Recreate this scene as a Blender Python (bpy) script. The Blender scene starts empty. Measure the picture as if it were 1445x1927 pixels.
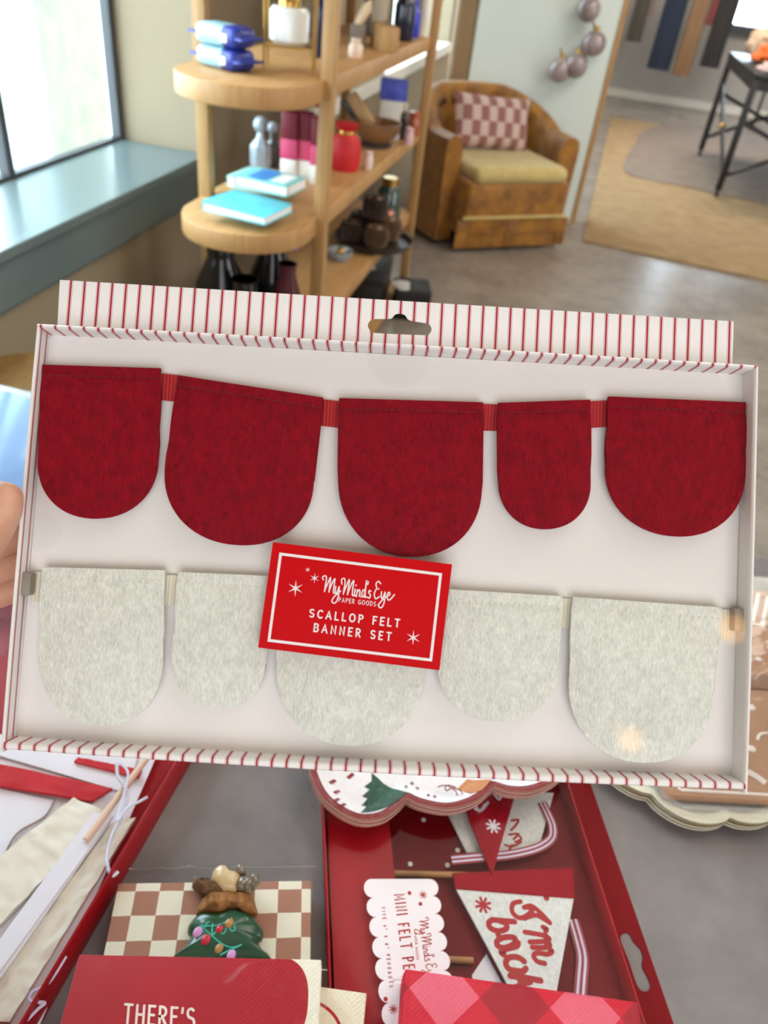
import bpy, bmesh, math, random
from mathutils import Vector, Matrix, Quaternion, noise
random.seed(7)
SC = bpy.context.scene
COL = SC.collection
PI = math.pi
# ------------------------------------------------------------------ camera
F, CX, CY = 1445.0, 722.5, 963.5            # focal length and centre of the frame in photograph pixels
_d = Vector((-250, -1900, -1445)).normalized()   # gravity in camera space
_Z = -_d
_w = Vector((1165-CX, CY+77, -F)); _w = (_w - _w.dot(_Z)*_Z).normalized()
_X = _w.cross(_Z)
RM = Matrix((_X, _w, _Z))
EYE = Vector((0, 0, 1.4))
cam_d = bpy.data.cameras.new('camera'); cam = bpy.data.objects.new('camera', cam_d); COL.objects.link(cam)
cam.matrix_world = Matrix.Translation(EYE) @ RM.to_4x4()
cam_d.sensor_fit = 'HORIZONTAL'; cam_d.lens = 5.7; cam_d.sensor_width = 5.7*1445/F
cam_d.clip_start = 0.02; cam_d.clip_end = 200
cam_d.dof.use_dof = True; cam_d.dof.focus_distance = 0.435; cam_d.dof.aperture_fstop = 1.9
SC.camera = cam
# ------------------------------------------------------------------ light and exposure
SC.view_settings.view_transform = 'Standard'; SC.view_settings.look = 'None'
SC.view_settings.gamma = 1.0; SC.view_settings.use_curve_mapping = False
SC.view_settings.exposure = 0.3
W = bpy.data.worlds.new('sky'); SC.world = W; W.use_nodes = True
bg = W.node_tree.nodes['Background']; bg.inputs[0].default_value = (0.70, 0.86, 1.0, 1); bg.inputs[1].default_value = 11.0
def area(name, loc, size, power, color, target):
    l = bpy.data.lights.new(name, 'AREA'); l.shape = 'RECTANGLE'; l.size, l.size_y = size; l.energy = power; l.color = color
    o = bpy.data.objects.new(name, l); COL.objects.link(o); o.location = loc
    o.rotation_euler = (Vector(target)-Vector(loc)).to_track_quat('-Z', 'Y').to_euler(); return o
area('ceiling_fill', (0.6, 1.3, 2.95), (1.6, 1.2), 17, (1, .91, .80), (0.5, 1.2, 0))  # unseen overhead fill lights in a warm shop tone, no fixtures modelled
area('ceiling_fill', (1.2, 4.0, 2.95), (2.0, 1.5), 60, (1, .92, .82), (0.6, 4.4, 0))
area('ceiling_fill', (1.0, 8.2, 2.95), (2.0, 1.5), 150, (1, .92, .84), (1.0, 9.0, 0))
area('front_fill', (0.9, -2.6, 1.7), (3.6, 2.2), 68, (.93, .97, 1), (0.3, 2.5, 0.9))  # added fill from behind the viewer to brighten the held box
area('partition_fill', (4.25, 2.2, 1.5), (2.6, 2.4), 90, (.95, .98, 1), (-.3, 5.2, 0.9))  # added fill to brighten the mint partition, no door modelled

# ------------------------------------------------------------------ helpers
def ray(px, py): return RM @ (Vector((px-CX, CY-py, -F))/F)
class Fr:
    """a real plane in the room: origin and axes; uv() reads where a line of sight meets it"""
    def __init__(s, o, x, y, z):
        s.m = Matrix((Vector(x), Vector(y), Vector(z))).transposed().to_4x4(); s.m.translation = Vector(o); s.i = s.m.inverted()
    def uv(s, px, py, h=0.0):
        a = s.i @ EYE; b = (s.i.to_3x3() @ ray(px, py)); t = (h-a.z)/b.z; p = a+b*t; return Vector((p.x, p.y))
    def p3(s, px, py, h=0.0):
        q = s.uv(px, py, h); return Vector((q.x, q.y, h))
    def poly(s, pts, h=0.0): return [s.uv(p[0], p[1], h) for p in pts]
ROOM = Fr((0,0,0), (1,0,0), (0,1,0), (0,0,1))
def onz(px, py, z): r = ray(px, py); return EYE + r*((z-EYE.z)/r.z)
def ony(px, py, y): r = ray(px, py); return EYE + r*((y-EYE.y)/r.y)
def onx(px, py, x): r = ray(px, py); return EYE + r*((x-EYE.x)/r.x)
def table_frame(p0, xdir, z):
    x = Vector((xdir[0], xdir[1], 0)).normalized(); return Fr((p0[0], p0[1], z), x, Vector((-x.y, x.x, 0)), (0,0,1))

def lin(c):
    return tuple((v/255/12.92 if v/255 <= .04045 else ((v/255+.055)/1.055)**2.4) for v in c)
class NT:
    def __init__(s, name):
        s.m = bpy.data.materials.new(name); s.m.use_nodes = True; s.t = s.m.node_tree; s.b = s.t.nodes['Principled BSDF']; s.out = s.t.nodes['Material Output']
    def n(s, t, **k):
        x = s.t.nodes.new(t)
        for a, v in k.items(): setattr(x, a, v)
        return x
    def l(s, a, b): s.t.links.new(a, b)
    def put(s, sock, v):
        if isinstance(v, bpy.types.NodeSocket): s.l(v, sock)
        else: sock.default_value = v
    def math(s, op, a, b=0.0, clamp=False):
        x = s.n('ShaderNodeMath', operation=op); x.use_clamp = clamp; s.put(x.inputs[0], a); s.put(x.inputs[1], b); return x.outputs[0]
    def obj(s):
        tc = s.n('ShaderNodeTexCoord'); sp = s.n('ShaderNodeSeparateXYZ'); s.l(tc.outputs['Object'], sp.inputs[0]); return tc.outputs['Object'], sp.outputs
    def mix(s, f, a, b):
        x = s.n('ShaderNodeMix', data_type='RGBA'); s.put(x.inputs[0], f)
        s.put(x.inputs[6], a if isinstance(a, bpy.types.NodeSocket) else (*a, 1)); s.put(x.inputs[7], b if isinstance(b, bpy.types.NodeSocket) else (*b, 1)); return x.outputs[2]
    def noise(s, co, scale, detail=4, stretch=None, rough=.55):
        if stretch:
            mp = s.n('ShaderNodeMapping'); mp.inputs['Scale'].default_value = stretch; s.l(co, mp.inputs[0]); co = mp.outputs[0]
        x = s.n('ShaderNodeTexNoise'); x.inputs['Scale'].default_value = scale; x.inputs['Detail'].default_value = detail; x.inputs['Roughness'].default_value = rough
        s.l(co, x.inputs['Vector']); return x.outputs['Fac']
    def ramp(s, f, lo, hi): # 0..1 over lo..hi
        x = s.n('ShaderNodeMapRange'); s.put(x.inputs[0], f); x.inputs[1].default_value = lo; x.inputs[2].default_value = hi; return x.outputs[0]
    def bump(s, h, strength, dist=.001):
        x = s.n('ShaderNodeBump'); x.inputs['Strength'].default_value = strength; x.inputs['Distance'].default_value = dist; s.l(h, x.inputs['Height']); s.l(x.outputs[0], s.b.inputs['Normal'])
    def color(s, c): s.put(s.b.inputs['Base Color'], c if isinstance(c, bpy.types.NodeSocket) else (*c, 1))
    def set(s, **k):
        for a, v in k.items(): s.put(s.b.inputs[a.replace('_', ' ')], v)
MATS = {}
def mat(name, c, rough=.5, var=.12, scale=30, bump=0.0, bscale=None, metal=0.0, spec=.5, stretch=None, coat=0.0, sheen=0.0, c2=None, bdist=.001):
    if name in MATS: return MATS[name]
    t = NT(name); co, xyz = t.obj(); c = lin(c)
    lo = lin(c2) if c2 else tuple(v*(1-var) for v in c); hi = c if c2 else tuple(min(1, v*(1+var*.6)) for v in c)
    f = t.noise(co, scale, 5, stretch); t.color(t.mix(t.ramp(f, .3, .7), lo, hi))
    t.set(Roughness=rough, Metallic=metal, Specular_IOR_Level=spec, Coat_Weight=coat, Sheen_Weight=sheen)
    if bump: t.bump(t.noise(co, bscale or scale*4, 4, stretch), bump, bdist)
    MATS[name] = t.m; return t.m
def film(name, tint=(1,1,1), rough=.06, base=.03, bump=0.0, bscale=20, gloss=.8, haze=0.0):
    t = NT(name); co, xyz = t.obj()
    tr = t.n('ShaderNodeBsdfTransparent'); tr.inputs[0].default_value = (*tint, 1)
    gl = t.n('ShaderNodeBsdfGlossy'); gl.inputs['Roughness'].default_value = rough
    fr = t.n('ShaderNodeLayerWeight'); fr.inputs[0].default_value = .5
    if bump:
        b = t.n('ShaderNodeBump'); b.inputs['Strength'].default_value = bump; b.inputs['Distance'].default_value = .01
        t.l(t.noise(co, bscale, 3, None, .5), b.inputs['Height']); t.l(b.outputs[0], gl.inputs['Normal']); t.l(b.outputs[0], fr.inputs['Normal'])
    f = t.math('MULTIPLY_ADD', t.math('POWER', fr.outputs['Facing'], 4.5), gloss); f.node.inputs[2].default_value = base
    m = t.n('ShaderNodeMixShader'); t.l(f, m.inputs[0]); t.l(tr.outputs[0], m.inputs[1]); t.l(gl.outputs[0], m.inputs[2])
    last = m
    if haze:
        df = t.n('ShaderNodeBsdfDiffuse'); df.inputs[0].default_value = (.9,.9,.9,1); m2 = t.n('ShaderNodeMixShader'); m2.inputs[0].default_value = haze
        t.l(m.outputs[0], m2.inputs[1]); t.l(df.outputs[0], m2.inputs[2]); last = m2
    t.l(last.outputs[0], t.out.inputs[0]); t.t.nodes.remove(t.b); return t.m

class MB:
    def __init__(s): s.bm = bmesh.new()
    def box(s, c, size, bev=0.0, rot=None, seg=2):
        b = bmesh.new(); bmesh.ops.create_cube(b, size=1); bmesh.ops.scale(b, vec=size, verts=b.verts)
        if bev: bmesh.ops.bevel(b, geom=b.edges[:], offset=bev, segments=seg, affect='EDGES', profile=.5)
        m = Matrix.Translation(Vector(c)) @ (rot.to_4x4() if rot else Matrix()); return s.add(b, m)
    def add(s, b, m=Matrix()):
        me = bpy.data.meshes.new('t'); b.transform(m); b.to_mesh(me); s.bm.from_mesh(me); bpy.data.meshes.remove(me); b.free(); return s
    def rings(s, rings, cap=True, closed=False):
        R = [[s.bm.verts.new(p) for p in r] for r in rings]; n = len(R[0])
        for i in range(len(R) if closed else len(R)-1):
            A, B = R[i], R[(i+1) % len(R)]
            for k in range(n):
                try: s.bm.faces.new((A[k], A[(k+1)%n], B[(k+1)%n], B[k]))
                except ValueError: pass
        if cap and not closed: s.bm.faces.new(R[0][::-1]); s.bm.faces.new(R[-1])
        return s
    def grid(s, rows):
        R = [[s.bm.verts.new(p) for p in r] for r in rows]
        for i in range(len(R)-1):
            for k in range(len(R[0])-1): s.bm.faces.new((R[i][k], R[i][k+1], R[i+1][k+1], R[i+1][k]))
        return s
    def tube(s, pts, r, seg=8, flat=1.0):
        pts = [Vector(p) for p in pts]; rr = r if isinstance(r, (list, tuple)) else [r]*len(pts); rings = []; nrm = None
        for i, p in enumerate(pts):
            t = (pts[min(i+1, len(pts)-1)]-pts[max(i-1, 0)]).normalized()
            if nrm is None: nrm = t.orthogonal().normalized()
            nrm = (nrm - nrm.dot(t)*t); nrm = nrm.normalized() if nrm.length > 1e-6 else t.orthogonal().normalized()
            b = t.cross(nrm); rings.append([p+(nrm*math.cos(a)+b*math.sin(a)*flat)*rr[i] for a in [2*PI*k/seg for k in range(seg)]])
        return s.rings(rings)
    def cyl(s, a, b, r0, r1=None, seg=16): return s.tube([a, b], [r0, r0 if r1 is None else r1], seg)
    def lathe(s, prof, c=(0,0,0), seg=24, f=None):
        c = Vector(c); rings = []
        for r, z in prof: rings.append([c+Vector((max(r,1e-4)*math.cos(2*PI*k/seg), max(r,1e-4)*math.sin(2*PI*k/seg), z)) for k in range(seg)])
        return s.rings(rings)
    def prism(s, outline, z0, z1, holes=(), bev=0.0):
        b = bmesh.new(); es = []
        for loop in [outline]+list(holes):
            vs = [b.verts.new((p[0], p[1], z0)) for p in loop]
            for i in range(len(vs)): es.append(b.edges.new((vs[i], vs[(i+1) % len(vs)])))
        if holes: bmesh.ops.triangle_fill(b, use_beauty=True, edges=es)
        else:
            f = b.faces.new(b.verts); bmesh.ops.triangulate(b, faces=[f], ngon_method='EAR_CLIP') if len(outline) > 8 else None
        r = bmesh.ops.extrude_face_region(b, geom=b.faces[:]); bmesh.ops.translate(b, vec=(0,0,z1-z0), verts=[v for v in r['geom'] if isinstance(v, bmesh.types.BMVert)])
        bmesh.ops.recalc_face_normals(b, faces=b.faces[:])
        if bev:
            e = [e for e in b.edges if len(e.link_faces) == 2 and e.calc_face_angle(0) > 1.0 and abs(e.verts[0].co.z-e.verts[1].co.z) < 1e-7]
            bmesh.ops.bevel(b, geom=e, offset=bev, segments=2, affect='EDGES', profile=.5)
        return s.add(b)
    def sphere(s, c, r, sub=3, rot=None):
        b = bmesh.new(); bmesh.ops.create_uvsphere(b, u_segments=8*sub, v_segments=5*sub, radius=1)
        r = (r, r, r) if isinstance(r, (int, float)) else r
        return s.add(b, Matrix.Translation(Vector(c)) @ (rot.to_4x4() if rot else Matrix()) @ Matrix.Diagonal((*r, 1)))
    def stroke(s, pts, w, z, th=.00012):
        """flat printed line in the local xy plane with round ends"""
        P = []
        for i, p in enumerate(pts):
            q = Vector((p[0], p[1]))
            if not P or (q-P[-1]).length > 1e-7: P.append(q)
        if len(P) == 1: P.append(P[0]+Vector((w*.1, 0)))
        s.k = getattr(s, 'k', 0)+1; z += 6e-6*(s.k % 9); n = len(P); h = w*.5; loop = (P[0]-P[-1]).length < 1e-6 and n > 3
        if loop: P = P[:-1]; n -= 1
        L, Rr = [], []
        for i in range(n):
            a, c = (P[i-1], P[(i+1) % n]) if loop else (P[max(i-1, 0)], P[min(i+1, n-1)])
            d0 = (P[i]-a) if (P[i]-a).length > 1e-9 else (c-P[i]); d1 = (c-P[i]) if (c-P[i]).length > 1e-9 else d0
            d0 = d0.normalized(); d1 = d1.normalized(); m = d0+d1; m = m.normalized() if m.length > 1e-3 else d0
            nn = Vector((-m.y, m.x)); k = 1/max(.55, nn.dot(Vector((-d0.y, d0.x)))); L.append(P[i]+nn*h*k); Rr.append(P[i]-nn*h*k)
        if loop: out = None
        def cap(c, d, a0): return [c+Vector((math.cos(a0+math.pi*j/6), math.sin(a0+math.pi*j/6)))*h for j in range(1, 6)]
        if not loop:
            d = (P[-1]-P[-2]); e = cap(P[-1], d, math.atan2(d.y, d.x)-math.pi/2); d = (P[0]-P[1]); f = cap(P[0], d, math.atan2(d.y, d.x)-math.pi/2)
        v = lambda p, zz: s.bm.verts.new((p.x, p.y, zz))
        Lt = [v(p, z+th) for p in L]; Rt = [v(p, z+th) for p in Rr]
        for i in range(n if loop else n-1): s.bm.faces.new((Rt[i], Rt[(i+1) % n], Lt[(i+1) % n], Lt[i]))
        if not loop:
            s.bm.faces.new([Rt[-1]]+[v(p, z+th) for p in e]+[Lt[-1]]); s.bm.faces.new([Lt[0]]+[v(p, z+th) for p in f]+[Rt[0]])
        return s
    def disc(s, p, r, z, th=.00012, seg=20, ry=None, a=0):
        ry = ry or r
        return s.prism([(p[0]+r*math.cos(t)*math.cos(a)-ry*math.sin(t)*math.sin(a), p[1]+r*math.cos(t)*math.sin(a)+ry*math.sin(t)*math.cos(a)) for t in [2*PI*k/seg for k in range(seg)]], z, z+th)
    def build(s, name, m, parent=None, smooth=True, world=None, angle=.7):
        bmesh.ops.recalc_face_normals(s.bm, faces=s.bm.faces[:]) if s.bm.faces else None
        me = bpy.data.meshes.new(name); s.bm.to_mesh(me); s.bm.free()
        for x in (m if isinstance(m, (list, tuple)) else [m]): me.materials.append(x)
        if smooth:
            me.polygons.foreach_set('use_smooth', [True]*len(me.polygons))
            try: me.set_sharp_from_angle(angle=angle)
            except Exception: pass
        o = bpy.data.objects.new(name, me); COL.objects.link(o)
        if parent: o.parent = parent
        elif world: o.matrix_world = world
        return o
def tag(o, label, cat, group=None, kind=None):
    o['label'] = label; o['category'] = cat
    if group: o['group'] = group
    if kind: o['kind'] = kind
    return o
def thing(name, label, cat, m=None, group=None):
    o = bpy.data.objects.new(name, None); COL.objects.link(o); o.empty_display_size = .02
    if m is not None: o.matrix_world = m if isinstance(m, Matrix) else Matrix.Translation(Vector(m))
    return tag(o, label, cat, group)
def struct(name, mb, m, smooth=False):
    o = mb.build(name, m, smooth=smooth); o['kind'] = 'structure'; return o
def T(x, y, z, rz=0): return Matrix.Translation((x, y, z)) @ Matrix.Rotation(rz, 4, 'Z')
def copy_tree(o, m, label):
    c = o.copy(); COL.objects.link(c); c.matrix_world = m; c['label'] = label
    for ch in [x for x in COL.objects if x.parent == o]:
        k = ch.copy(); COL.objects.link(k); k.parent = c
    return c
def bez(pts, n=8):
    """Catmull-Rom through points"""
    P = [Vector(p) for p in pts]; out = []
    for i in range(len(P)-1):
        a, b, c, d = P[max(i-1,0)], P[i], P[i+1], P[min(i+2, len(P)-1)]
        for k in range(n):
            t = k/n; out.append(.5*((2*b)+(c-a)*t+(2*a-5*b+4*c-d)*t*t+(3*b-a-3*c+d)*t**3))
    out.append(P[-1]); return out
def closed(pts, n=6):
    P = [Vector(p) for p in pts]; N = len(P); out = []
    for i in range(N):
        a, b, c, d = P[i-1], P[i], P[(i+1)%N], P[(i+2)%N]
        for k in range(n):
            t = k/n; out.append(.5*((2*b)+(c-a)*t+(2*a-5*b+4*c-d)*t*t+(3*b-a-3*c+d)*t**3))
    return out
def arc(cx, cy, rx, ry, a0, a1, n=10): return [(cx+rx*math.cos(math.radians(a0+(a1-a0)*k/n)), cy+ry*math.sin(math.radians(a0+(a1-a0)*k/n))) for k in range(n+1)]
# hand-lettered capitals: (advance width, strokes) in a box one unit tall
G = {
 'A': (.62, [[(.02,0),(.31,1),(.6,0)], [(.12,.33),(.5,.33)]]),
 'B': (.52, [[(.05,0),(.05,1)]+arc(.22,.76,.25,.24,90,-90)+[(.05,.52)]+arc(.24,.26,.27,.26,90,-90)+[(.05,0)]]),
 'C': (.58, [arc(.34,.5,.3,.5,50,310,16)]), 'D': (.6, [[(.05,0),(.05,1)]+arc(.18,.5,.38,.5,90,-90,14)+[(.05,0)]]),
 'E': (.46, [[(.44,1),(.05,1),(.05,0),(.44,0)], [(.05,.52),(.38,.52)]]), 'F': (.44, [[(.44,1),(.05,1),(.05,0)], [(.05,.52),(.36,.52)]]),
 'G': (.64, [arc(.34,.5,.3,.5,50,340,16)+[(.62,.45),(.4,.45)]]), 'H': (.56, [[(.05,0),(.05,1)],[(.51,0),(.51,1)],[(.05,.5),(.51,.5)]]),
 'I': (.1, [[(.05,0),(.05,1)]]), 'L': (.44, [[(.05,1),(.05,0),(.42,0)]]), 'M': (.74, [[(.04,0),(.06,1),(.37,.25),(.68,1),(.7,0)]]),
 'N': (.58, [[(.05,0),(.05,1),(.53,0),(.53,1)]]), 'O': (.66, [arc(.33,.5,.3,.5,0,360,20)]), 'P': (.5, [[(.05,0),(.05,1)]+arc(.2,.74,.27,.26,90,-90)+[(.05,.48)]]),
 'R': (.52, [[(.05,0),(.05,1)]+arc(.2,.74,.26,.26,90,-90)+[(.05,.48)], [(.2,.48),(.5,0)]]),
 'S': (.52, [arc(.26,.75,.22,.25,40,270,10)+arc(.26,.25,.23,.25,90,-140,10)]), 'T': (.54, [[(.02,1),(.52,1)],[(.27,1),(.27,0)]]),
 'V': (.56, [[(.02,1),(.28,0),(.54,1)]]), 'X': (.5, [[(.03,0),(.47,.8)],[(.03,.8),(.47,0)]]), "'": (.12, [[(.08,1),(.05,.75)]]), '"': (.2, [[(.05,1),(.04,.75)],[(.17,1),(.16,.75)]]),
 '4': (.54, [[(.4,0),(.4,1),(.03,.3),(.52,.3)]]), '6': (.54, [[(.44,.98),(.16,.6)]+arc(.27,.3,.24,.3,150,510,16)]), '.': (.1, [[(.05,.45),(.06,.45)]]), ' ': (.34, []),
}
def lettering(mb, fr, text, p0, p1, up, w, h, space=.3):
    """text with its baseline from pixel p0 to p1 and cap height given by pixel `up` above p0, laid on plane h of frame fr"""
    a, b, c = fr.uv(*p0, h), fr.uv(*p1, h), fr.uv(*up, h)
    ex, ey = b-a, c-a; tot = sum(G[k][0] for k in text)+space*(len(text)-1); x = 0
    for k in text:
        for st in G[k][1]: mb.stroke([a+ex*((x+q[0])/tot)+ey*q[1] for q in st], w, h)
        x += G[k][0]+space
    return mb
# flowing script: strokes in a box, x to the right, y up, baseline 0, x-height 1
SCRIPT = [ # My Mind's Eye
 [(-.2,1.9),(-.35,2.25),(.05,2.5),(.3,2.2),(.25,1.1),(.2,.3)], [(.22,.5),(.7,1.7),(1.0,2.3),(.98,1.2),(.95,.3)], [(.97,.5),(1.4,1.7),(1.75,2.2),(1.7,1.2),(1.72,.3),(1.95,.2)],
 [(2.0,1.2),(2.0,.5),(2.25,.25),(2.6,1.2)], [(2.6,1.2),(2.6,-.2),(2.2,-1.1),(1.6,-1.0),(1.9,-.3),(2.9,.6)],
 [(3.0,1.6),(2.9,2.2),(3.3,2.4),(3.5,2.0),(3.45,.9),(3.4,.2)], [(3.42,.4),(3.9,1.7),(4.2,2.3),(4.15,1.2),(4.12,.2)], [(4.15,.4),(4.6,1.7),(4.95,2.2),(4.9,1.1),(4.95,.2),(5.2,.2)],
 [(5.3,1.1),(5.3,.3),(5.5,.1)], [(5.38,1.6),(5.4,1.65)], [(5.65,.1),(5.7,1.0)], [(5.7,.7),(6.0,1.05),(6.15,.8),(6.15,.2),(6.35,.1)],
 [(7.0,.9),(6.7,1.1),(6.5,.6),(6.65,.1),(6.95,.5),(7.1,2.4)], [(7.1,2.4),(7.05,.9),(7.1,.1),(7.3,.2)], [(7.4,2.3),(7.35,1.9)], [(8.0,1.0),(7.75,1.1),(7.65,.8),(7.95,.5),(7.85,.05),(7.5,.15)],
 [(9.5,2.2),(9.1,2.5),(8.75,2.1),(9.0,1.5),(9.3,1.45),(8.9,1.4),(8.6,.7),(8.9,.05),(9.5,.4)],
 [(9.8,1.1),(9.8,.4),(10.05,.2),(10.4,1.1)], [(10.4,1.1),(10.4,-.3),(10.0,-1.1),(9.5,-.9),(9.8,-.3),(10.7,.5)], [(10.7,.5),(11.2,.8),(11.1,1.15),(10.8,.8),(10.9,.2),(11.3,.1),(12.0,.9)]]
def script(mb, fr, p0, p1, up, w, h, strokes=SCRIPT, length=12.0):
    a, b, c = fr.uv(*p0, h), fr.uv(*p1, h), fr.uv(*up, h); ex, ey = (b-a)/length, c-a
    for st in strokes:
        q = bez([(x, y, 0) for x, y in st], 6); mb.stroke([a+ex*v.x+ey*v.y for v in q], w, h)
    return mb
def star(mb, c, r, h, n=6, w=.16, a0=PI/2, long=1.0):
    for k in range(n):
        a = a0+2*PI*k/n; d = Vector((math.cos(a), math.sin(a))); nn = Vector((-d.y, d.x)); rr = r*(long if k % (n//2) == 0 else 1)
        c = Vector(c[:2]); mb.prism([c-d*r*.08, c+nn*r*w*.5+d*r*.2, c+d*rr, c-nn*r*w*.5+d*r*.2], h, h+.00012)
    return mb
def asterisk(mb, c, r, h, w, n=4, a0=0.2):
    for k in range(n):
        a = a0+PI*k/n; d = Vector((math.cos(a), math.sin(a)))*r; c = Vector(c[:2]); mb.stroke([c-d, c+d], w, h)
    return mb
# ------------------------------------------------------------------ materials
def m_concrete(name, a, b, rough=.35):
    t = NT(name); co, xyz = t.obj()
    f = t.math('MULTIPLY_ADD', t.noise(co, 3.2, 6, None, .65), .75); f.node.inputs[2].default_value = 0
    f = t.math('ADD', f, t.math('MULTIPLY', t.noise(co, 22, 5), .25))
    t.color(t.mix(t.ramp(f, .36, .64), lin(a), lin(b))); t.set(Roughness=t.ramp(t.noise(co, 6, 4), .2, 1.6 if rough > .4 else 2.4), Specular_IOR_Level=.5)
    t.b.inputs['Roughness'].links[0].from_node.inputs[3].default_value = rough*.7; t.b.inputs['Roughness'].links[0].from_node.inputs[4].default_value = rough*1.6
    t.bump(t.noise(co, 60, 4), .12, .001); return t.m
M_FLOOR = m_concrete('polished_concrete', (118,108,98), (150,140,128), .3)
M_TABLE = m_concrete('table_concrete', (98,92,92), (134,127,127), .45)
M_WALL = mat('wall_paint', (150,135,110), .8, .04, 3)
M_MINT = mat('mint_paint', (216,226,220), .7, .02, 2)
M_GREY = mat('grey_paint', (178,174,168), .75, .03, 2)
M_SILL = mat('sill_paint', (104,118,118), .26, .04, 5, spec=.35)
M_FRAME = mat('window_frame_metal', (66,68,72), .4, .05, 9)
M_WHITE = mat('white_trim', (226,222,212), .6, .03, 6)
M_CEIL = mat('ceiling_white', (225,222,214), .9, .02, 2)
M_OAK = mat('oak', (184,144,92), .5, .16, 9, .15, 60, stretch=(1,12,1), c2=(172,130,78))
M_OAKV = mat('oak_upright', (182,143,92), .5, .16, 9, .15, 60, stretch=(14,14,1), c2=(160,116,66))
M_BROWN = mat('brown_post_paint', (140,112,78), .6, .06, 4)
M_BLACK = mat('black_metal', (26,24,22), .4, .1, 20)
M_RUG = mat('jute', (156,130,94), .95, .16, 8, .6, 320, c2=(136,110,76))
M_HIDE = mat('grey_hide', (122,108,96), .95, .14, 6, .3, 200)
M_VELVET = mat('gold_velvet', (160,105,8), .6, .2, 14, .25, 200, sheen=.2, c2=(108,64,0))
M_CUSH = mat('pale_gold_cushion', (186,164,100), .7, .15, 18, .2, 160, sheen=.3)
M_BRASS = mat('brass', (190,150,80), .3, .1, 20, metal=1)
M_GLASSY = film('clear_glass', (.97,.99,.98), .03, .06, 0)
M_FILM = film('cellophane', (1,1,1), .08, .004, .14, 26, .35)
M_FILMS = film('cellophane_seam', (.9,.9,.9), .2, .2, 0, 20, .6, .12)
M_ACET = film('acetate', (.99,.99,.99), .05, .004, .01, 6, .55, .0)
M_ACETBOX = film('acetate_lid', (.97,.97,.98), .05, .004, .04, 12, .3, .0)
RED = (178,14,28)
M_REDCARD = mat('red_card', (170,10,24), .42, .06, 12, spec=.25)
M_DKRED = mat('deep_red_card', (122,2,14), .55, .08, 12, spec=.15)
M_WCARD = mat('white_card', (240,236,234), .5, .015, 20)
def m_felt(name, a, b, scale):
    t = NT(name); co, xyz = t.obj()
    f = t.noise(co, 620, 3, (1.5, .55, 1)); g = t.noise(co, 230, 4, (1.2, .75, 1)); s = t.math('ADD', t.math('MULTIPLY', f, .55), t.math('MULTIPLY', g, .45))
    t.color(t.mix(t.ramp(s, .34, .66), lin(a), lin(b))); t.set(Roughness=.95, Specular_IOR_Level=.15, Sheen_Weight=.02); t.bump(s, 1.0, .0013); return t.m
M_RFELT = m_felt('red_felt', (112,2,18), (158,9,34), .0)
M_WFELT = m_felt('white_felt', (214,217,208), (248,250,242), .0)
M_CFELT = mat('cream_fabric', (238,233,216), .9, .06, 90, .5, 160)
M_THREADR = mat('red_thread', (120,8,20), .7); M_THREADW = mat('white_thread', (240,238,228), .6)
def m_ribbon(name, a, b):
    t = NT(name); co, xyz = t.obj(); f = t.math('SINE', t.math('MULTIPLY', xyz[0], 3500)); t.color(t.mix(t.ramp(f, -1, 1), lin(a), lin(b))); t.set(Roughness=.45, Sheen_Weight=.2); t.bump(f, .4, .0004); return t.m
M_RIB = m_ribbon('red_grosgrain', (150,8,20), (205,24,36)); M_RIBW = m_ribbon('ivory_grosgrain', (220,212,190), (238,232,214))
def m_stripe(name, axis, period, phase):
    t = NT(name); co, xyz = t.obj(); f = t.math('FRACT', t.math('ADD', t.math('DIVIDE', t.math('SUBTRACT', xyz[axis], phase), period), .5))
    d = t.math('ABSOLUTE', t.math('SUBTRACT', f, .5)); a = t.math('LESS_THAN', d, .074)
    b = t.math('MULTIPLY', t.math('GREATER_THAN', d, .118), t.math('LESS_THAN', d, .142)); s = t.math('ADD', a, b)
    t.color(t.mix(s, lin((240,238,238)), lin((172,24,48)))); t.set(Roughness=.45); return t.m
# ------------------------------------------------------------------ the room
XW = -1.18; YB = 11.5; CEIL = 3.0; XG = -1.50
struct('floor', MB().box((1.2, 4.5, -.05), (6.4, 14.6, .1)), M_FLOOR)
struct('ceiling', MB().box((1.2, 4.5, CEIL+.05), (6.4, 14.6, .1)), M_CEIL)
# window wall: piers, aprons below the glass and headers above it, deep reveals
wl = MB()
wl.box(((XW+XG)/2, 1.665, .30), (XW-XG-.02, 1.73, .60)).box(((XW+XG)/2, 1.665, 2.75), (XW-XG, 1.73, .5))
wl.box(((XW+XG)/2, -1.05, 1.5), (XW-XG, 3.70, 3.0))  # unseen stretch kept solid to cut side light on the table
wl.box(((XW+XG)/2, 3.78, 1.5), (XW-XG, 2.5, 3.0))
wl.box(((XW+XG)/2, 6.1, .33), (XW-XG, 2.14, .66)).box(((XW+XG)/2, 6.1, 2.75), (XW-XG, 2.14, .5))
wl.box(((XW+XG)/2, 9.45, 1.5), (XW-XG, 4.56, 3.0))
struct('wall_left', wl, M_WALL)
struct('trim_1', MB().box((XW-.155, 1.665, .68), (.33, 1.72, .14), .008).box((XW+.012, 1.665, .742), (.03, 1.76, .025), .004), M_SILL)
struct('trim_2', MB().box((XW-.13, 5.2, .69), (.32, 3.9, .07), .008), M_WHITE)
def window(n, y0, y1, z0, z1, mull):
    w = MB(); x = XG+.02
    for y in [y0+.012, y1-.012]+mull: w.box((x, y, (z0+z1)/2), (.034, .026, z1-z0-.01), .003)
    for z in (z0+.01, z1-.012): w.box((x, (y0+y1)/2, z), (.030, y1-y0, .024), .003)
    o = struct('window_%d' % n, w, M_FRAME)
    g = MB().box((x, (y0+y1)/2, (z0+z1)/2), (.006, y1-y0-.04, z1-z0-.04)).build('pane', M_GLASSY, o, smooth=False)
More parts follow.
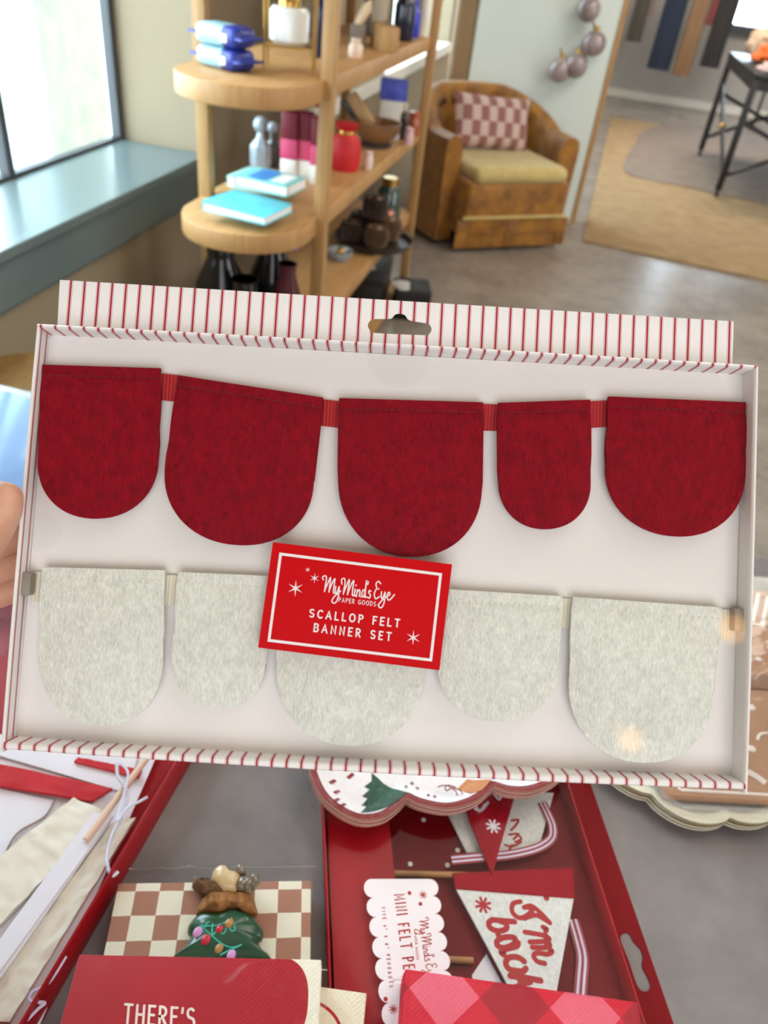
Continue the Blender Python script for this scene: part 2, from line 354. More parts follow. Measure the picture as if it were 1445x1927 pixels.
window(1, .80, 2.53, .738, 2.5, [1.93]); window(2, 5.03, 7.17, .72, 2.5, [6.1])
# back wall with its window, right wall, front wall behind the viewer
bw = MB(); wx0, wx1, wz0, wz1 = 1.42, 2.9, .93, 2.3
bw.box(((XW+wx0)/2-.1, YB+.08, 1.5), (wx0-XW+.2, .16, 3)).box(((wx1+4.4)/2, YB+.08, 1.5), (4.4-wx1, .16, 3))
bw.box(((wx0+wx1)/2, YB+.08, wz0/2), (wx1-wx0, .16, wz0)).box(((wx0+wx1)/2, YB+.08, (wz1+3)/2), (wx1-wx0, .16, 3-wz1))
struct('wall_back', bw, M_GREY)
wf = MB()
for y in (wx0+.03, wx1-.03, (wx0+wx1)/2): wf.box((y, YB-.01, (wz0+wz1)/2), (.06, .1, wz1-wz0), .005)
for z in (wz0-.05, wz1): wf.box(((wx0+wx1)/2, YB-.02, z), (wx1-wx0+.16, .14, .1), .005)
struct('window_3', wf, M_FRAME)
struct('baseboard_back', MB().box((1.6, YB-.012, .045), (5.6, .024, .09), .004), M_WHITE)
struct('wall_right', MB().box((4.42, 4.5, 1.5), (.12, 14.6, 3)), M_GREY)
struct('wall_front', MB().box((1.2, -2.84, 1.5), (6.4, .12, 3)), M_WALL)
# partition behind the armchair: pale plaster with a wooden end trim and a brown return at its far left
struct('wall_partition', MB().box((-.32, 5.37, 1.5), (.80, .12, 3)), M_MINT)
struct('trim_3', MB().box((.095, 5.37, 1.5), (.03, .135, 3), .004), M_OAKV)
struct('trim_4', MB().box((-.79, 5.40, 1.5), (.14, .16, 3), .03), M_BROWN)
# outside: pavement and a pale rendered building face across the street
struct('ground_outside', MB().box((-9, 6, -.2), (14.6, 60, .1)), mat('pavement', (190,188,180), .9, .08, 4))
struct('trim_5', MB().box((-1.98, 2.86, 1.5), (.3, .42, 3.4), .02), mat('outside_pier', (245,255,255), .9, .12, 14, c2=(215,238,240)))
# ------------------------------------------------------------------ rugs
rq = [onz(1095,455,0), onz(1445,530,0)]; ed = (rq[1]-rq[0]).normalized()
a0 = rq[0]; a1 = rq[0]+ed*2.3; b0 = onz(1150,222,0); b1 = b0+Vector((2.3,-.1,0))
o = MB().prism([(p.x, p.y) for p in (a0, a1, b1, b0)], .0, .012, bev=.003).build('jute_rug', M_RUG)
tag(o, 'tan woven jute rug on the concrete floor beyond the partition', 'rug')
hp = [(1172,318),(1195,270),(1215,245),(1290,232),(1400,245),(1560,270),(1620,350),(1530,395),(1380,372),(1290,352),(1215,338)]
o = MB().prism([(p.x, p.y) for p in closed([onz(x, y, .012) for x, y in hp], 5)], .0125, .02, bev=.002).build('hide_rug', M_HIDE)
tag(o, 'grey brown hide rug with a wavy outline lying on the jute rug', 'rug')
# ------------------------------------------------------------------ armchair
CA = math.atan2(.61, .79)
ch = thing('armchair', 'gold velvet barrel armchair with a tufted back, in front of the pale partition', 'armchair', T(-.47, 4.83, 0, CA))
def chair_shell():
    mb = MB(); rows = []; N = 56; A0, A1 = math.radians(-38), math.radians(218)
    for i in range(N+1):
        a = A0+(A1-A0)*i/N; c, s = math.cos(a), math.sin(a); k = max(0, math.sin((a+.25) if a < PI/2 else (PI-a+.25)))
        back = min(1, max(0, (s+.15)/1.0)); top = .575+.165*back**.9
        rx, ry = .44, .41; th = .105+.01*math.cos(a*14)*0
        def P(r, z): 
            y = s*(ry-r) if s > 0 else s*(.42-r*.3); x = c*(rx-r) if s > 0 else math.copysign(rx-r, c)*(1-.10*(-s)**2)
            return Vector((x, y, z))
        row = [P(.0,.03), P(.0,.2), P(-.004,.36), P(-.006, top-.06), P(.004, top-.018), P(.035, top), P(.07, top-.004), P(.096, top-.03)]
        for j, z in enumerate((.08,.16,.24,.32)):
            zz = top-z if top-z > .36 else .36-.002*j
            d = .018*abs(math.sin(i*.62+ (j % 2)*1.57))*(1 if j < 3 else .3)*(1 if s > -.05 else 0); row.append(P(.112-d, zz))
        row.append(P(.115, .2)); row.append(P(.115, .03)); rows.append(row)
    mb.grid(rows)
    for r in (rows[0], rows[-1]): mb.bm.faces.new([mb.bm.verts.new(p) for p in r])
    return mb
chair_shell().build('back_and_arms', M_VELVET, ch)
MB().box((0,-.06,.225), (.66,.66,.30), .03, seg=3).build('seat_base', M_VELVET, ch)
sk = MB()
sk.box((0,-.375,.10), (.68,.018,.16), .006)
for x in (-.335,-.01,.335): sk.box((x,-.386,.10), (.07,.012,.155), .005)
sk.build('skirt', M_VELVET, ch)
pp = MB(); pp.box((0,-.392,.19), (.69,.016,.016), .006); pp.build('piping', M_CUSH, ch)
MB().box((0,-.10,.405), (.60,.60,.09), .042, seg=4).build('seat_cushion', M_CUSH, ch)
for i in range(7):
    a = math.radians(25+130*i/6); 
    MB().sphere((math.cos(a)*.322, math.sin(a)*.292, .655), .014, 1).build('tufting_button', mat('dark_button', (70,40,10), .7), ch)
def pillow(name, w, h, d, m, label, mtx):
    mb = MB(); rows = []
    n = 22
    for sgn in (1, -1):
        rows = []
        for i in range(n+1):
            r = []
            for j in range(n+1):
                u, v = 2*i/n-1, 2*j/n-1; e = max(0, (1-abs(u)**3.2))**.5*max(0, (1-abs(v)**3.2))**.5
                r.append(Vector((u*w/2*(1-.05*(1-v*v)*(abs(u))), v*h/2*(1-.06*(1-u*u)*abs(v)), sgn*d/2*e)))
            rows.append(r)
        mb.grid(rows)
    bmesh.ops.remove_doubles(mb.bm, verts=mb.bm.verts[:], dist=1e-5)
    return tag(mb.build(name, m, world=mtx), label, 'cushion')
def m_plaid():
    t = NT('plaid_weave'); co, xyz = t.obj(); X = t.math('FRACT', t.math('MULTIPLY', xyz[0], 9)); Y = t.math('FLOOR', t.math('MULTIPLY', xyz[1], 13))
    X = t.math('FRACT', t.math('ADD', t.math('MULTIPLY', xyz[0], 9.5), t.math('MULTIPLY', Y, .5))); a = t.math('LESS_THAN', X, .5)
    ln = t.math('GREATER_THAN', t.math('FRACT', t.math('MULTIPLY', xyz[1], 52)), .6)
    c = t.mix(a, lin((188,164,154)), t.mix(ln, lin((126,78,76)), lin((152,108,102)))); t.color(c); t.set(Roughness=.9); return t.m
pillow('lumbar_pillow', .50, .28, .12, m_plaid(), 'oblong cushion woven in burgundy and blush blocks on the gold armchair', ch.matrix_world @ T(.0, .03, .585) @ Matrix.Rotation(math.radians(72), 4, 'X') @ Matrix.Rotation(math.radians(-3), 4, 'Z'))
# ------------------------------------------------------------------ bauble garland on the partition
gar = thing('bauble_garland', 'garland of pearly grey baubles on a gold chain hanging on the pale wall', 'garland', (0,0,0))
M_BAUB = mat('pearl_grey', (170,152,152), .25, .3, 9, c2=(110,96,96), coat=.5)
gp = [ony(1112,-150,5.2)]+[ony(x, y, 5.22) for x, y in ((1112,-60),(1110,16),(1118,50),(1120,86),(1100,104),(1078,112),(1060,118),(1055,90))]
MB().tube(bez(gp, 6), .006, 6).build('chain', M_BRASS, gar)
for x, y in ((1108,17),(1118,82),(1084,124),(1054,132)):
    b = MB().sphere(ony(x, y, 5.235), .066, 3).build('bauble', M_BAUB, gar)
    c = ony(x, y, 5.235); MB().cyl(c+Vector((0,0,.06)), c+Vector((0,0,.085)), .016, .012, 10).build('cap', M_BRASS, b)
# ------------------------------------------------------------------ clothes on a rail at the back
rk = thing('clothes_rail', 'black metal clothes rail against the grey back wall', 'clothes rail', (.9, 10.4, 0))
MB().tube([(-.75,0,1.75),(1.0,0,1.75)], .016, 10).build('rail', M_BLACK, rk); MB().tube([(-.75,.18,1.75),(1.0,.18,1.75)], .016, 10).build('rail', M_BLACK, rk)
for x in (-.75, 1.0): MB().tube([(x,0,.02),(x,0,1.75)], .016, 10).tube([(x,-.02,1.75),(x,.2,1.75)], .014, 10).box((x,0,.012), (.04,.5,.024), .006).build('upright', M_BLACK, rk)
def garment(px, py, wpx, col, label, kind, y=10.4, top=1.62):
    c = ony(px, py, y); w = wpx*(ony(px+1, py, y)-ony(px, py, y)).length; col_m = mat('cloth_'+kind+str(px), col, .9, .1, 12)
    o = thing(kind, label, 'garment', (c.x+.02, y, c.z), 'clothes hanging on the back rail')
    h = top-c.z; rings = []; n = 36
    for i in range(12):
        z = h*i/11; k = 1-.12*(z/h); d = .055*(1-.5*(z/h)); ww = w/2*k*(1 if z < h*.86 else .85-.5*(z/h-.86)/.14)
        rings.append([Vector((ww*math.cos(a), d*math.sin(a)*(1+.35*math.sin(a*7+px)*(1-z/h)), z)) for a in [2*PI*q/n for q in range(n)]])
    MB().rings(rings).build('body', col_m, o)
    MB().tube([(-w*.42,0,h-.02),(0,0,h+.07),(w*.42,0,h-.02)], .007, 6).tube(bez([(0,0,h+.07),(0,0,h+.11),(.02,0,h+.155),(0,0,h+.165)], 4), .004, 6).build('hanger', M_OAKV, o)
garment(1188, 78, 30, (70,66,58), 'dark olive garment hanging leftmost on the back rail', 'shirt')
garment(1215, 30, 24, (140,120,112), 'greyish patterned garment hanging short beside the navy trousers', 'blouse', y=10.58)
garment(1234, 130, 44, (30,40,58), 'navy blue trousers hanging on the back rail', 'trousers')
garment(1276, 142, 34, (128,98,70), 'tan garment hanging right of the navy trousers', 'dress')
garment(1304, 60, 24, (150,105,95), 'dusty rose garment hanging between the tan and the charcoal ones', 'blouse', y=10.58)
garment(1330, 126, 38, (44,42,42), 'charcoal garment hanging rightmost and lowest on the back rail', 'dress', y=10.4)
garment(1338, 48, 32, (160,88,86), 'coral red garment hanging behind the charcoal one', 'shirt', y=10.58)
# ------------------------------------------------------------------ black work table in the back room
bt = thing('metal_table', 'black metal table with cross braced legs on the hide rug', 'table', (1.5, 7.5, 0))
TX0, TX1, TY0, TY1, TZ = -.36, .65, -.8, .78, .86
MB().box(((TX0+TX1)/2, (TY0+TY1)/2, TZ-.02), (TX1-TX0+.06, TY1-TY0+.06, .04), .006).build('table_top', M_BLACK, bt)
MB().box((TX0,0,TZ-.07), (.04,TY1-TY0,.07)).box((TX1,0,TZ-.07), (.04,TY1-TY0,.07)).box((.15,TY0,TZ-.07), (1.0,.04,.07)).box((.15,TY1,TZ-.07), (1.0,.04,.07)).build('apron', M_BLACK, bt)
for x in (TX0, TX1):
    for y in (TY0, TY1):
        l = MB().box((x, y, (TZ+.06)/2), (.045,.045,TZ-.08), .004).build('leg', M_BLACK, bt)
        MB().cyl((x-.012,y,.05), (x+.012,y,.05), .03, seg=16).build('caster', M_BLACK, l)
for y in (TY0, TY1):
    MB().tube([(TX0,y,.17),(TX1,y,.70)], .016, 8).build('brace', M_BLACK, bt); MB().tube([(TX0,y,.55),(TX1,y,.2)], .016, 8).build('brace', M_BLACK, bt)
for x in (TX0, TX1): MB().tube([(x,TY0,.16),(x,TY1,.62)], .016, 8).build('brace', M_BLACK, bt)
MB().sphere((TX0,0,.39), .03, 2).build('boss', M_BRASS, bt)
def blob(c, r, amp, seed, mb=None, zmin=-9):
    mb = mb or MB(); b = bmesh.new(); bmesh.ops.create_icosphere(b, subdivisions=4, radius=1)
    for v in b.verts: v.co *= 1+amp*noise.noise(v.co*2.2+Vector((seed, 0, 0)))
    mb.add(b, Matrix.Translation(Vector(c)) @ Matrix.Diagonal((*r, 1)))
    for v in mb.bm.verts: v.co.z = max(v.co.z, zmin)
    return mb
tag(blob((1.36, 7.12, .945), (.22,.18,.095), .35, 3, None, .862).build('scarf', mat('orange_cloth', (222,96,30), .9, .2, 14)), 'bright orange bundled scarf on the black metal table', 'scarf')
tag(blob((1.28, 6.80, .895), (.13,.10,.045), .3, 9, None, .862).build('cloth', mat('pale_pink_cloth', (214,176,164), .9, .15, 14)), 'pale pink folded cloth on the near corner of the black metal table', 'cloth')
tag(blob((1.31, 7.70, .965), (.17,.20,.12), .3, 5, None, .862).build('hat', mat('beige_hat', (172,140,112), .9, .15, 14)), 'beige soft hat on the far end of the black metal table', 'hat')
# ------------------------------------------------------------------ oak shelf unit
SX0, SX1, SY0, SY1 = -1.0, -.65, 2.03, 3.56; SR = (SX1-SX0)/2; SXC = (SX0+SX1)/2
LV = [.06, .40, .74, 1.08, 1.42, 1.76]
sh = thing('shelf_unit', 'oak shelf unit with rounded end boards beside the window wall', 'shelf', (0,0,0))
M_BOARD = mat('oak_board', (184,142,90), .5, .16, 7, .12, 60, stretch=(14,1,1), c2=(166,120,70))
for z in LV:
    ol = [(SXC+SR*math.cos(a), SY0+SR*math.sin(a)) for a in [PI+PI*k/28 for k in range(29)]]+[(SX1, SY1), (SX0, SY1)]
    MB().prism(ol, z-.05, z, bev=.004).build('shelf_board', M_BOARD, sh)
for x, y in ((SX0+.012, 2.13), (SX1+.006, 2.13), (SX0+.012, SY1-.03), (SX1+.006, SY1-.03)):
    MB().box((x, y, 1.0), (.036, .036, 2.0), .003).build('post', M_OAKV, sh)
def on(z, px, py): return onz(px, py, z)
# blue packets with crimped ends
def m_packet():
    t = NT('packet_blue'); co, xyz = t.obj(); f = t.math('LESS_THAN', t.math('ABSOLUTE', t.math('ADD', xyz[0], .02)), .04)
    t.color(t.mix(f, lin((40,54,140)), lin((150,186,196)))); t.set(Roughness=.3); t.bump(t.noise(co, 40, 3), .3, .004); return t.m
MP = m_packet(); p = on(1.08, 425, 128)
def packet(z, rz, label, g='blue packets stacked on the shelf end'):
    o = thing('packet', label, 'packet', T(p.x, p.y, z, rz), g)
    MB().box((0,0,.024), (.135,.085,.046), .018, seg=3).build('pouch', MP, o)
    for s in (1, -1):
        b = MB(); n = 9
        ol = [(s*.062, -.042)]+[(s*(.088 if k % 2 else .082), -.042+.084*k/n) for k in range(n+1)]+[(s*.062, .042)]
        b.prism(ol, .022, .026).build('crimped_end', mat('packet_end', (60,76,170), .3), o)
    MB().box((.03,-.0435,.022), (.02,.003,.018), .001).build('sticker', M_WHITE, o)
    return o
packet(1.08, -.35, 'lower blue packet with crimped ends on the rounded shelf end')
packet(1.128, -.28, 'upper blue packet with a pale top label on the rounded shelf end')
# brass stand with two white jars
q = on(1.08, 545, 132)
st = thing('display_stand', 'thin brass two tier display stand on the oak shelf', 'stand', T(q.x, q.y, 1.08, .25))
for x in (-.062, .062):
    for y in (-.045, .045): MB().tube([(x,y,0),(x,y,.36)], .003, 6).build('post', M_BRASS, st)
for z in (.055, .20): MB().box((0,0,z), (.128,.094,.005)).build('tray', M_BRASS, st)
M_JAR = mat('white_ceramic', (228,230,226), .25, .03, 10, coat=.4)
def jar(x, y, z, r, h, label, m=M_JAR, nm='jar'):
    o = thing(nm, label, 'jar', (x, y, z)); MB().lathe([(r*.8,0),(r,.01),(r,h*.72),(r*.85,h*.82)], seg=24).build('body', m, o)
    MB().lathe([(r*.55,h*.82),(r*.55,h*.97),(r*.5,h)], seg=20).build('lid', M_BRASS, o); return o
jar(q.x-.004, q.y, 1.138, .050, .10, 'white jar standing on the lower tier of the brass stand')
jar(q.x-.004, q.y, 1.283, .052, .11, 'white jar standing on the upper tier of the brass stand')
def bottle(px, py, z, r, h, col, label, neck=.35, capc=None, rough=.2, nm='bottle', grp=None):
    c = on(z, px, py); m = mat('bottle_%d_%d' % (px, py), col, rough, .1, 12, coat=.3)
    o = thing(nm, label, 'bottle', (c.x, c.y, z), grp)
    MB().lathe([(r*.9,0),(r,.006),(r,h*.62),(r*.9,h*.70),(r*neck,h*.78)], seg=20).build('body', m, o)
    MB().lathe([(r*neck*1.1,h*.78),(r*neck*1.1,h*.99),(r*neck,h)], seg=16).build('cap', mat('cap_%d' % px, capc or col, .3), o); return o
def carton(px, py, z, size, col, label, rz=0, nm='carton', band=None, cat='box'):
    c = on(z, px, py); o = thing(nm, label, cat, T(c.x, c.y, z, rz))
    MB().box((0,0,size[2]/2), size, .004).build('body', mat('carton_%d_%d' % (px, py), col, .5), o)
    if band: MB().box((0,0,size[2]*band[1]), (size[0]+.002, size[1]+.002, size[2]*band[2]), .001).build('band', mat('band_%d_%d' % (px, py), band[0], .5), o)
    return o
bottle(603, 108, 1.08, .028, .19, (18,26,60), 'dark navy bottle between the brass stand and the front shelf post', .5)
carton(672, 84, 1.08, (.05,.05,.06), (120,104,92), 'small taupe box holding a beige tube, right of the front shelf post', .2)
bottle(668, 108, 1.08, .022, .05, (226,200,176), 'short pale pink jar at the front edge of the upper oak shelf', .6)
ct = thing('cosmetic_tube', 'beige tube leaning in the small taupe box on the upper shelf', 'tube', Matrix.Translation(on(1.08, 672, 84)+Vector((-.004,0,.055))) @ Matrix.Rotation(.5, 4, 'Y'))
MB().lathe([(.014,0),(.016,.01),(.018,.06),(.002,.085)], seg=18).build('body', mat('beige_tube', (214,186,150), .4), ct); MB().lathe([(.012,-.012),(.012,0)], seg=14).build('cap', M_BLACK, ct)
c = on(1.08, 722, 92)
o = thing('display_block', 'pale wooden display block on the upper oak shelf', 'block', T(c.x, c.y, 1.08, -1.1)); MB().box((0,0,.035), (.16,.06,.07), .004).build('body', M_OAKV, o)
MB().box((0,.012,.072), (.14,.008,.004)).build('slot', M_BROWN, o)
carton(716, 70, 1.08, (.06,.06,.21), (196,180,152), 'tall beige carton standing behind the pale wooden block', -.2, band=((228,216,190), .7, .25))
carton(700, 64, 1.08, (.07,.05,.24), (126,112,100), 'tall taupe carton at the back of the upper shelf', .1)
bottle(757, 76, 1.08, .038, .17, (22,22,44), 'navy bottle with a fabric neck beside the pale wooden block', .7, (190,170,150))
bottle(776, 70, 1.08, .022, .12, (20,40,190), 'cobalt blue bottle next to the back shelf post', .5)
bottle(795, 68, 1.08, .026, .20, (236,232,214), 'cream pillar bottle behind the back shelf post', .8)
# middle board
def notebook(px, py, z, size, rz, col, label, label_m=None):
    c = on(z, px, py); o = thing('notebook', label, 'notebook', T(c.x, c.y, z, rz), 'notebooks stacked on the shelf end')
    MB().box((0,0,size[2]*.5), (size[0]-.004,size[1]-.004,size[2]*.8), .001).build('pages', M_WCARD, o)
    MB().box((0,0,size[2]*.94), (size[0],size[1],size[2]*.12), .001).box((0,0,size[2]*.06), (size[0],size[1],size[2]*.12), .001).box((-size[0]/2,0,size[2]/2), (.002,size[1],size[2]), .0008).build('cover', mat('cover_%d_%d' % (px, int(z*1000)), col, .35), o)
    if label_m: MB().box((-.02,.0,size[2]+.0004), (size[0]*.36,size[1]*.8,.0008)).build('cover_print', label_m, o); MB().box((.042,.0,size[2]+.0004), (size[0]*.26,size[1]*.7,.0008)).build('cover_panel', M_WCARD, o)
    return o
notebook(468, 398, .74, (.19,.15,.026), -.22, (60,186,208), 'turquoise notebook at the bottom of the front pile on the shelf end')
notebook(466, 398, .7665, (.185,.145,.020), -.15, (96,206,222), 'bright aqua notebook on top of the front pile on the shelf end')
notebook(500, 352, .74, (.185,.14,.030), -.1, (168,220,206), 'pale mint notebook under the blue printed one on the shelf end')
notebook(510, 352, .7705, (.165,.13,.030), -.12, (130,208,204), 'aqua notebook with a blue print, topmost of the rear pile', mat('cover_blue', (70,140,214), .35))
M_CRY = mat('smoky_glass', (150,160,165), .08, .2, 30, coat=.6)
o = thing('glass_decanter', 'faceted glass decanter behind the notebooks on the middle shelf', 'decanter', on(.74, 490, 318)); MB().lathe([(.03,0),(.036,.02),(.036,.07),(.014,.095),(.012,.11)], seg=8).build('body', M_CRY, o, smooth=False); MB().sphere((0,0,.132), .024, 2).build('stopper', M_CRY, o)
o = thing('glass_decanter', 'small dark glass decanter right of the faceted one', 'decanter', on(.74, 512, 312)); MB().lathe([(.024,0),(.028,.02),(.026,.06),(.01,.08),(.01,.1)], seg=8).build('body', mat('dark_glass', (70,72,72), .1, .2, 30, coat=.6), o, smooth=False); MB().sphere((0,0,.115), .018, 2).build('stopper', M_CRY, o)
def candle(px, py, label, h=.19):
    c = on(.74, px, py); o = thing('gift_tube', label, 'tube', T(c.x, c.y, .74, .1), 'maroon and pink gift tubes on the middle shelf')
    MB().box((0,0,h*.15), (.052,.052,h*.3), .004).build('base', M_WHITE, o); MB().box((0,0,h*.45), (.053,.053,h*.3), .003).build('pink_sleeve', mat('hot_pink', (206,70,110), .5), o)
    MB().box((0,0,h*.80), (.053,.053,h*.4), .005).build('maroon_lid', mat('maroon', (112,12,34), .5), o); return o
candle(545, 332, 'maroon and pink gift tube, leftmost behind the notebooks'); candle(570, 334, 'maroon and pink gift tube, middle one of the row by the front shelf post'); candle(600, 345, 'maroon and pink gift tube partly behind the front shelf post')
o = thing('gift_bow', 'dark red bow on top of the maroon gift tubes', 'bow', on(.74, 570, 322)+Vector((0,.01,.195)))
for s in (1,-1): MB().sphere((s*.035,0,.02), (.038,.015,.022), 2, Matrix.Rotation(.4*s, 3, 'Y')).build('loop', mat('dark_red_satin', (128,18,40), .35), o)
MB().sphere((0,0,.018), .014, 2).build('knot', mat('dark_red_satin', (128,18,40), .35), o)
c = on(.74, 648, 318); o = thing('gift_bag', 'bright red gift pouch right of the front shelf post', 'bag', T(c.x, c.y, .74, .3)); MB().lathe([(.045,0),(.052,.03),(.048,.09),(.026,.115),(.04,.14)], seg=22).build('pouch', mat('red_pouch', (196,22,30), .6, .2, 30), o); MB().lathe([(.029,.108),(.031,.114),(.029,.12)], seg=20).build('tie', M_BRASS, o)
c = on(.74, 706, 274)
o = thing('wooden_bowl', 'brown wooden bowl on a dark foot on the middle shelf', 'bowl', (c.x, c.y, .74)); MB().lathe([(.06,0),(.065,.01),(.05,.018)], seg=28).build('foot', mat('dark_dish', (62,56,52), .3), o); MB().lathe([(.05,.018),(.085,.05),(.092,.085),(.086,.085),(.078,.052),(.02,.03)], seg=28).build('bowl', mat('walnut', (128,88,50), .4, .2, 20), o)
o = thing('wooden_brush', 'pale wooden brush with dark bristles leaning in the bowl', 'brush', Matrix.Translation((c.x-.02,c.y,.80)) @ Matrix.Rotation(-.75, 4, 'Y')); MB().box((0,0,.07), (.05,.022,.13), .01).build('handle', M_OAKV, o); MB().box((-.034,0,.085), (.022,.024,.1), .006).build('bristles', M_BLACK, o)
c2 = on(.74, 735, 232); o = thing('blue_box', 'periwinkle blue box with a dark blue flower on the middle shelf', 'box', T(c2.x, c2.y, .74, .2)); MB().box((0,0,.045), (.10,.06,.09), .004).build('base', M_WHITE, o); MB().box((0,0,.13), (.115,.06,.08), .008).build('lid', mat('periwinkle', (96,110,214), .5, .2, 25, c2=(60,66,170)), o)
bottle(757, 262, .74, .016, .13, (52,34,24), 'slim brown bottle right of the blue box', .45)
bottle(777, 254, .74, .024, .085, (168,84,50), 'copper cup shaped jar near the back shelf post', .9)
bottle(768, 272, .74, .018, .06, (214,176,176), 'small blush jar at the shelf edge near the back post', .8)
bottle(692, 318, .74, .016, .055, (226,204,196), 'small white jar at the front edge of the middle shelf', .8)
bottle(742, 262, .74, .018, .05, (200,196,206), 'small silver grey jar in front of the blue box', .8)
def tassel(px, py, label, k):
    c = onx(px, py, SX1-.03 if k else SX1-.06); c = on(.70, px, py-14); o = thing('tassel', label, 'tassel', Matrix.Translation((c.x, c.y-.012, .69)), 'purple tassels hanging from the middle shelf')
    m = mat('purple_yarn', (124,104,190), .8, .2, 80)
    MB().tube([(0,0,.03),(0,0,.062)], .0015, 6).build('cord', m, o); MB().sphere((0,0,.024), .013, 2).build('knot', m, o); MB().lathe([(.010,.018),(.012,-.02),(.014,-.05),(.012,-.053)], seg=14).build('fringe', m, o)
tassel(535, 432, 'purple tassel hanging left at the front of the middle shelf', 0); tassel(556, 440, 'thinner purple tassel hanging right at the front of the middle shelf', 1)
# lower boards: dark ornaments, vases and boxes
def cone(c, r, label, col):
    o = MB(); o.sphere((0,0,r*1.05), (r*.72,r*.72,r*.95), 2)
    for k in range(9):
        z = r*2*(.1+.85*k/9); rr = r*(.55+.6*math.sin(PI*(.15+.8*k/9)))
        for j in range(9):
            a = 2*PI*(j+.5*(k%2))/9; o.sphere((rr*math.cos(a)*.8, rr*math.sin(a)*.8, z), (r*.3, r*.3, r*.11), 1, Matrix.Rotation(a, 3, 'Z') @ Matrix.Rotation(-.5, 3, 'Y'))
    x = o.build('pine_cone', mat('cone_%d' % col[0], col, .35, .3, 40)); x.location = c; tag(x, label, 'ornament', 'bronze brown cone ornaments on the low shelf'); return x
bw_c = on(.40, 700, 462)
o = thing('ornament_tray', 'shallow dark tray holding bronze cone ornaments on the low shelf', 'tray', T(bw_c.x, bw_c.y+.02, .40, 0)); MB().lathe([(.13,0),(.15,.012),(.16,.03),(.152,.03),(.14,.014)], seg=30).build('dish', mat('dark_tray', (52,42,34), .35), o)
k = 0
for (dx, dy, dz, r, nm) in ((-.08,-.06,.015,.042,'nearest in the dark tray'),(.03,-.09,.015,.045,'at the right rim of the dark tray'),(-.07,.05,.015,.046,'at the left rim of the dark tray'),(.05,.03,.015,.048,'in the middle of the dark tray'),(-.01,.1,.015,.045,'farthest in the dark tray'),(.0,-.02,.10,.046,'crowning the heap in the dark tray')):
    cone(Vector((bw_c.x+dx, bw_c.y+.02+dy, .40+dz)), r, 'bronze brown cone ornament '+nm, [(74,50,34),(96,70,44),(58,44,38),(110,78,52),(84,60,44),(66,46,36)][k]); k += 1
o = thing('green_jar', 'dark green glass jar near the back post of the low shelf', 'jar', (-.72, 3.36, .40)); MB().lathe([(.05,0),(.056,.02),(.05,.12),(.035,.14)], seg=22).build('body', mat('green_glass', (54,72,60), .15, .2, 20, coat=.5), o); MB().lathe([(.036,.14),(.036,.165),(.03,.17)], seg=18).build('lid', M_BRASS, o)
o = thing('copper_ornament', 'rosy copper ornament beside the green jar on the low shelf', 'ornament', (-.69, 3.20, .40)); MB().sphere((0,0,.045), .045, 2).build('ball', mat('copper_ball', (170,104,84), .3, .2, 20, metal=.6), o); MB().cyl((0,0,.088), (0,0,.104), .01, seg=10).build('cap', M_BRASS, o)
o = thing('glass_dish', 'small clear dish with a gilt knob at the front of the low shelf', 'dish', on(.40, 640, 488)); MB().lathe([(.03,0),(.045,.02),(.048,.035),(.044,.035),(.03,.01)], seg=22).build('dish', M_CRY, o); MB().sphere((0,0,.028), .018, 2).build('knob', M_BRASS, o)
M_BLKG = mat('black_glaze', (24,22,22), .12, .2, 20, coat=.5)
def vase(x, y, r, h, label, m=M_BLKG):
    o = thing('vase', label, 'vase', (x, y, .40)); MB().lathe([(r*.7,0),(r,h*.25),(r,h*.55),(r*.5,h*.85),(r*.55,h)], seg=26).build('body', m, o); MB().lathe([(r*.56,h*.985),(r*.6,h),(r*.5,h)], seg=22).build('rim', m, o); return o
vase(-.90, 2.02, .075, .25, 'glossy black vase leftmost under the notebooks'); vase(-.80, 1.95, .065, .19, 'squat black vase in the middle under the notebooks'); vase(-.79, 2.14, .07, .26, 'tall black vase behind the squat one under the notebooks')
vase(-.70, 2.02, .045, .23, 'dark maroon vase beside the front shelf post', mat('maroon_glaze', (74,24,30), .3, .2, 20))
def boxd(x, y, z, size, rz, label):
    o = thing('storage_box', label, 'box', T(x, y, z, rz)); MB().box((0,0,size[2]*.4), (size[0]*.97,size[1]*.97,size[2]*.8), .004).build('base', M_BLACK, o); MB().box((0,0,size[2]*.85), (*size[:2], size[2]*.3), .005).build('lid', mat('black_paper', (30,28,30), .5), o)
    for i in range(3): blob((random.uniform(-.06,.06), random.uniform(-.06,.06), size[2]), (.035,.03,.006), .4, i).build('printed_leaf', mat('pale_leaf', (190,186,180), .6), o)
boxd(-.78, 3.28, .06, (.22,.30,.16), .1, 'black storage box with pale leaf prints on the lowest oak shelf'); _q = onz(770,590,0); boxd(_q.x, _q.y, 0, (.16,.16,.14), .3, 'small black box on the floor at the back post of the shelf unit')
# woven basket at the window wall
BK = onz(-8, 716, .56); BK.x = max(BK.x, XW+.19)
o = thing('basket', 'tan woven basket on the floor between the window wall and the table', 'basket', (BK.x, BK.y, 0)); MB().lathe([(.13,0),(.15,.02),(.165,.25),(.16,.55),(.15,.55),(.155,.25),(.135,.03),(.02,.02)], seg=36).build('body', mat('seagrass', (118,88,46), .8, .3, 60, .5, 120), o); MB().lathe([(.148,.54),(.162,.538),(.168,.55),(.162,.562),(.148,.56)], seg=36).build('rim', mat('seagrass_rim', (140,106,54), .8, .2, 60), o)
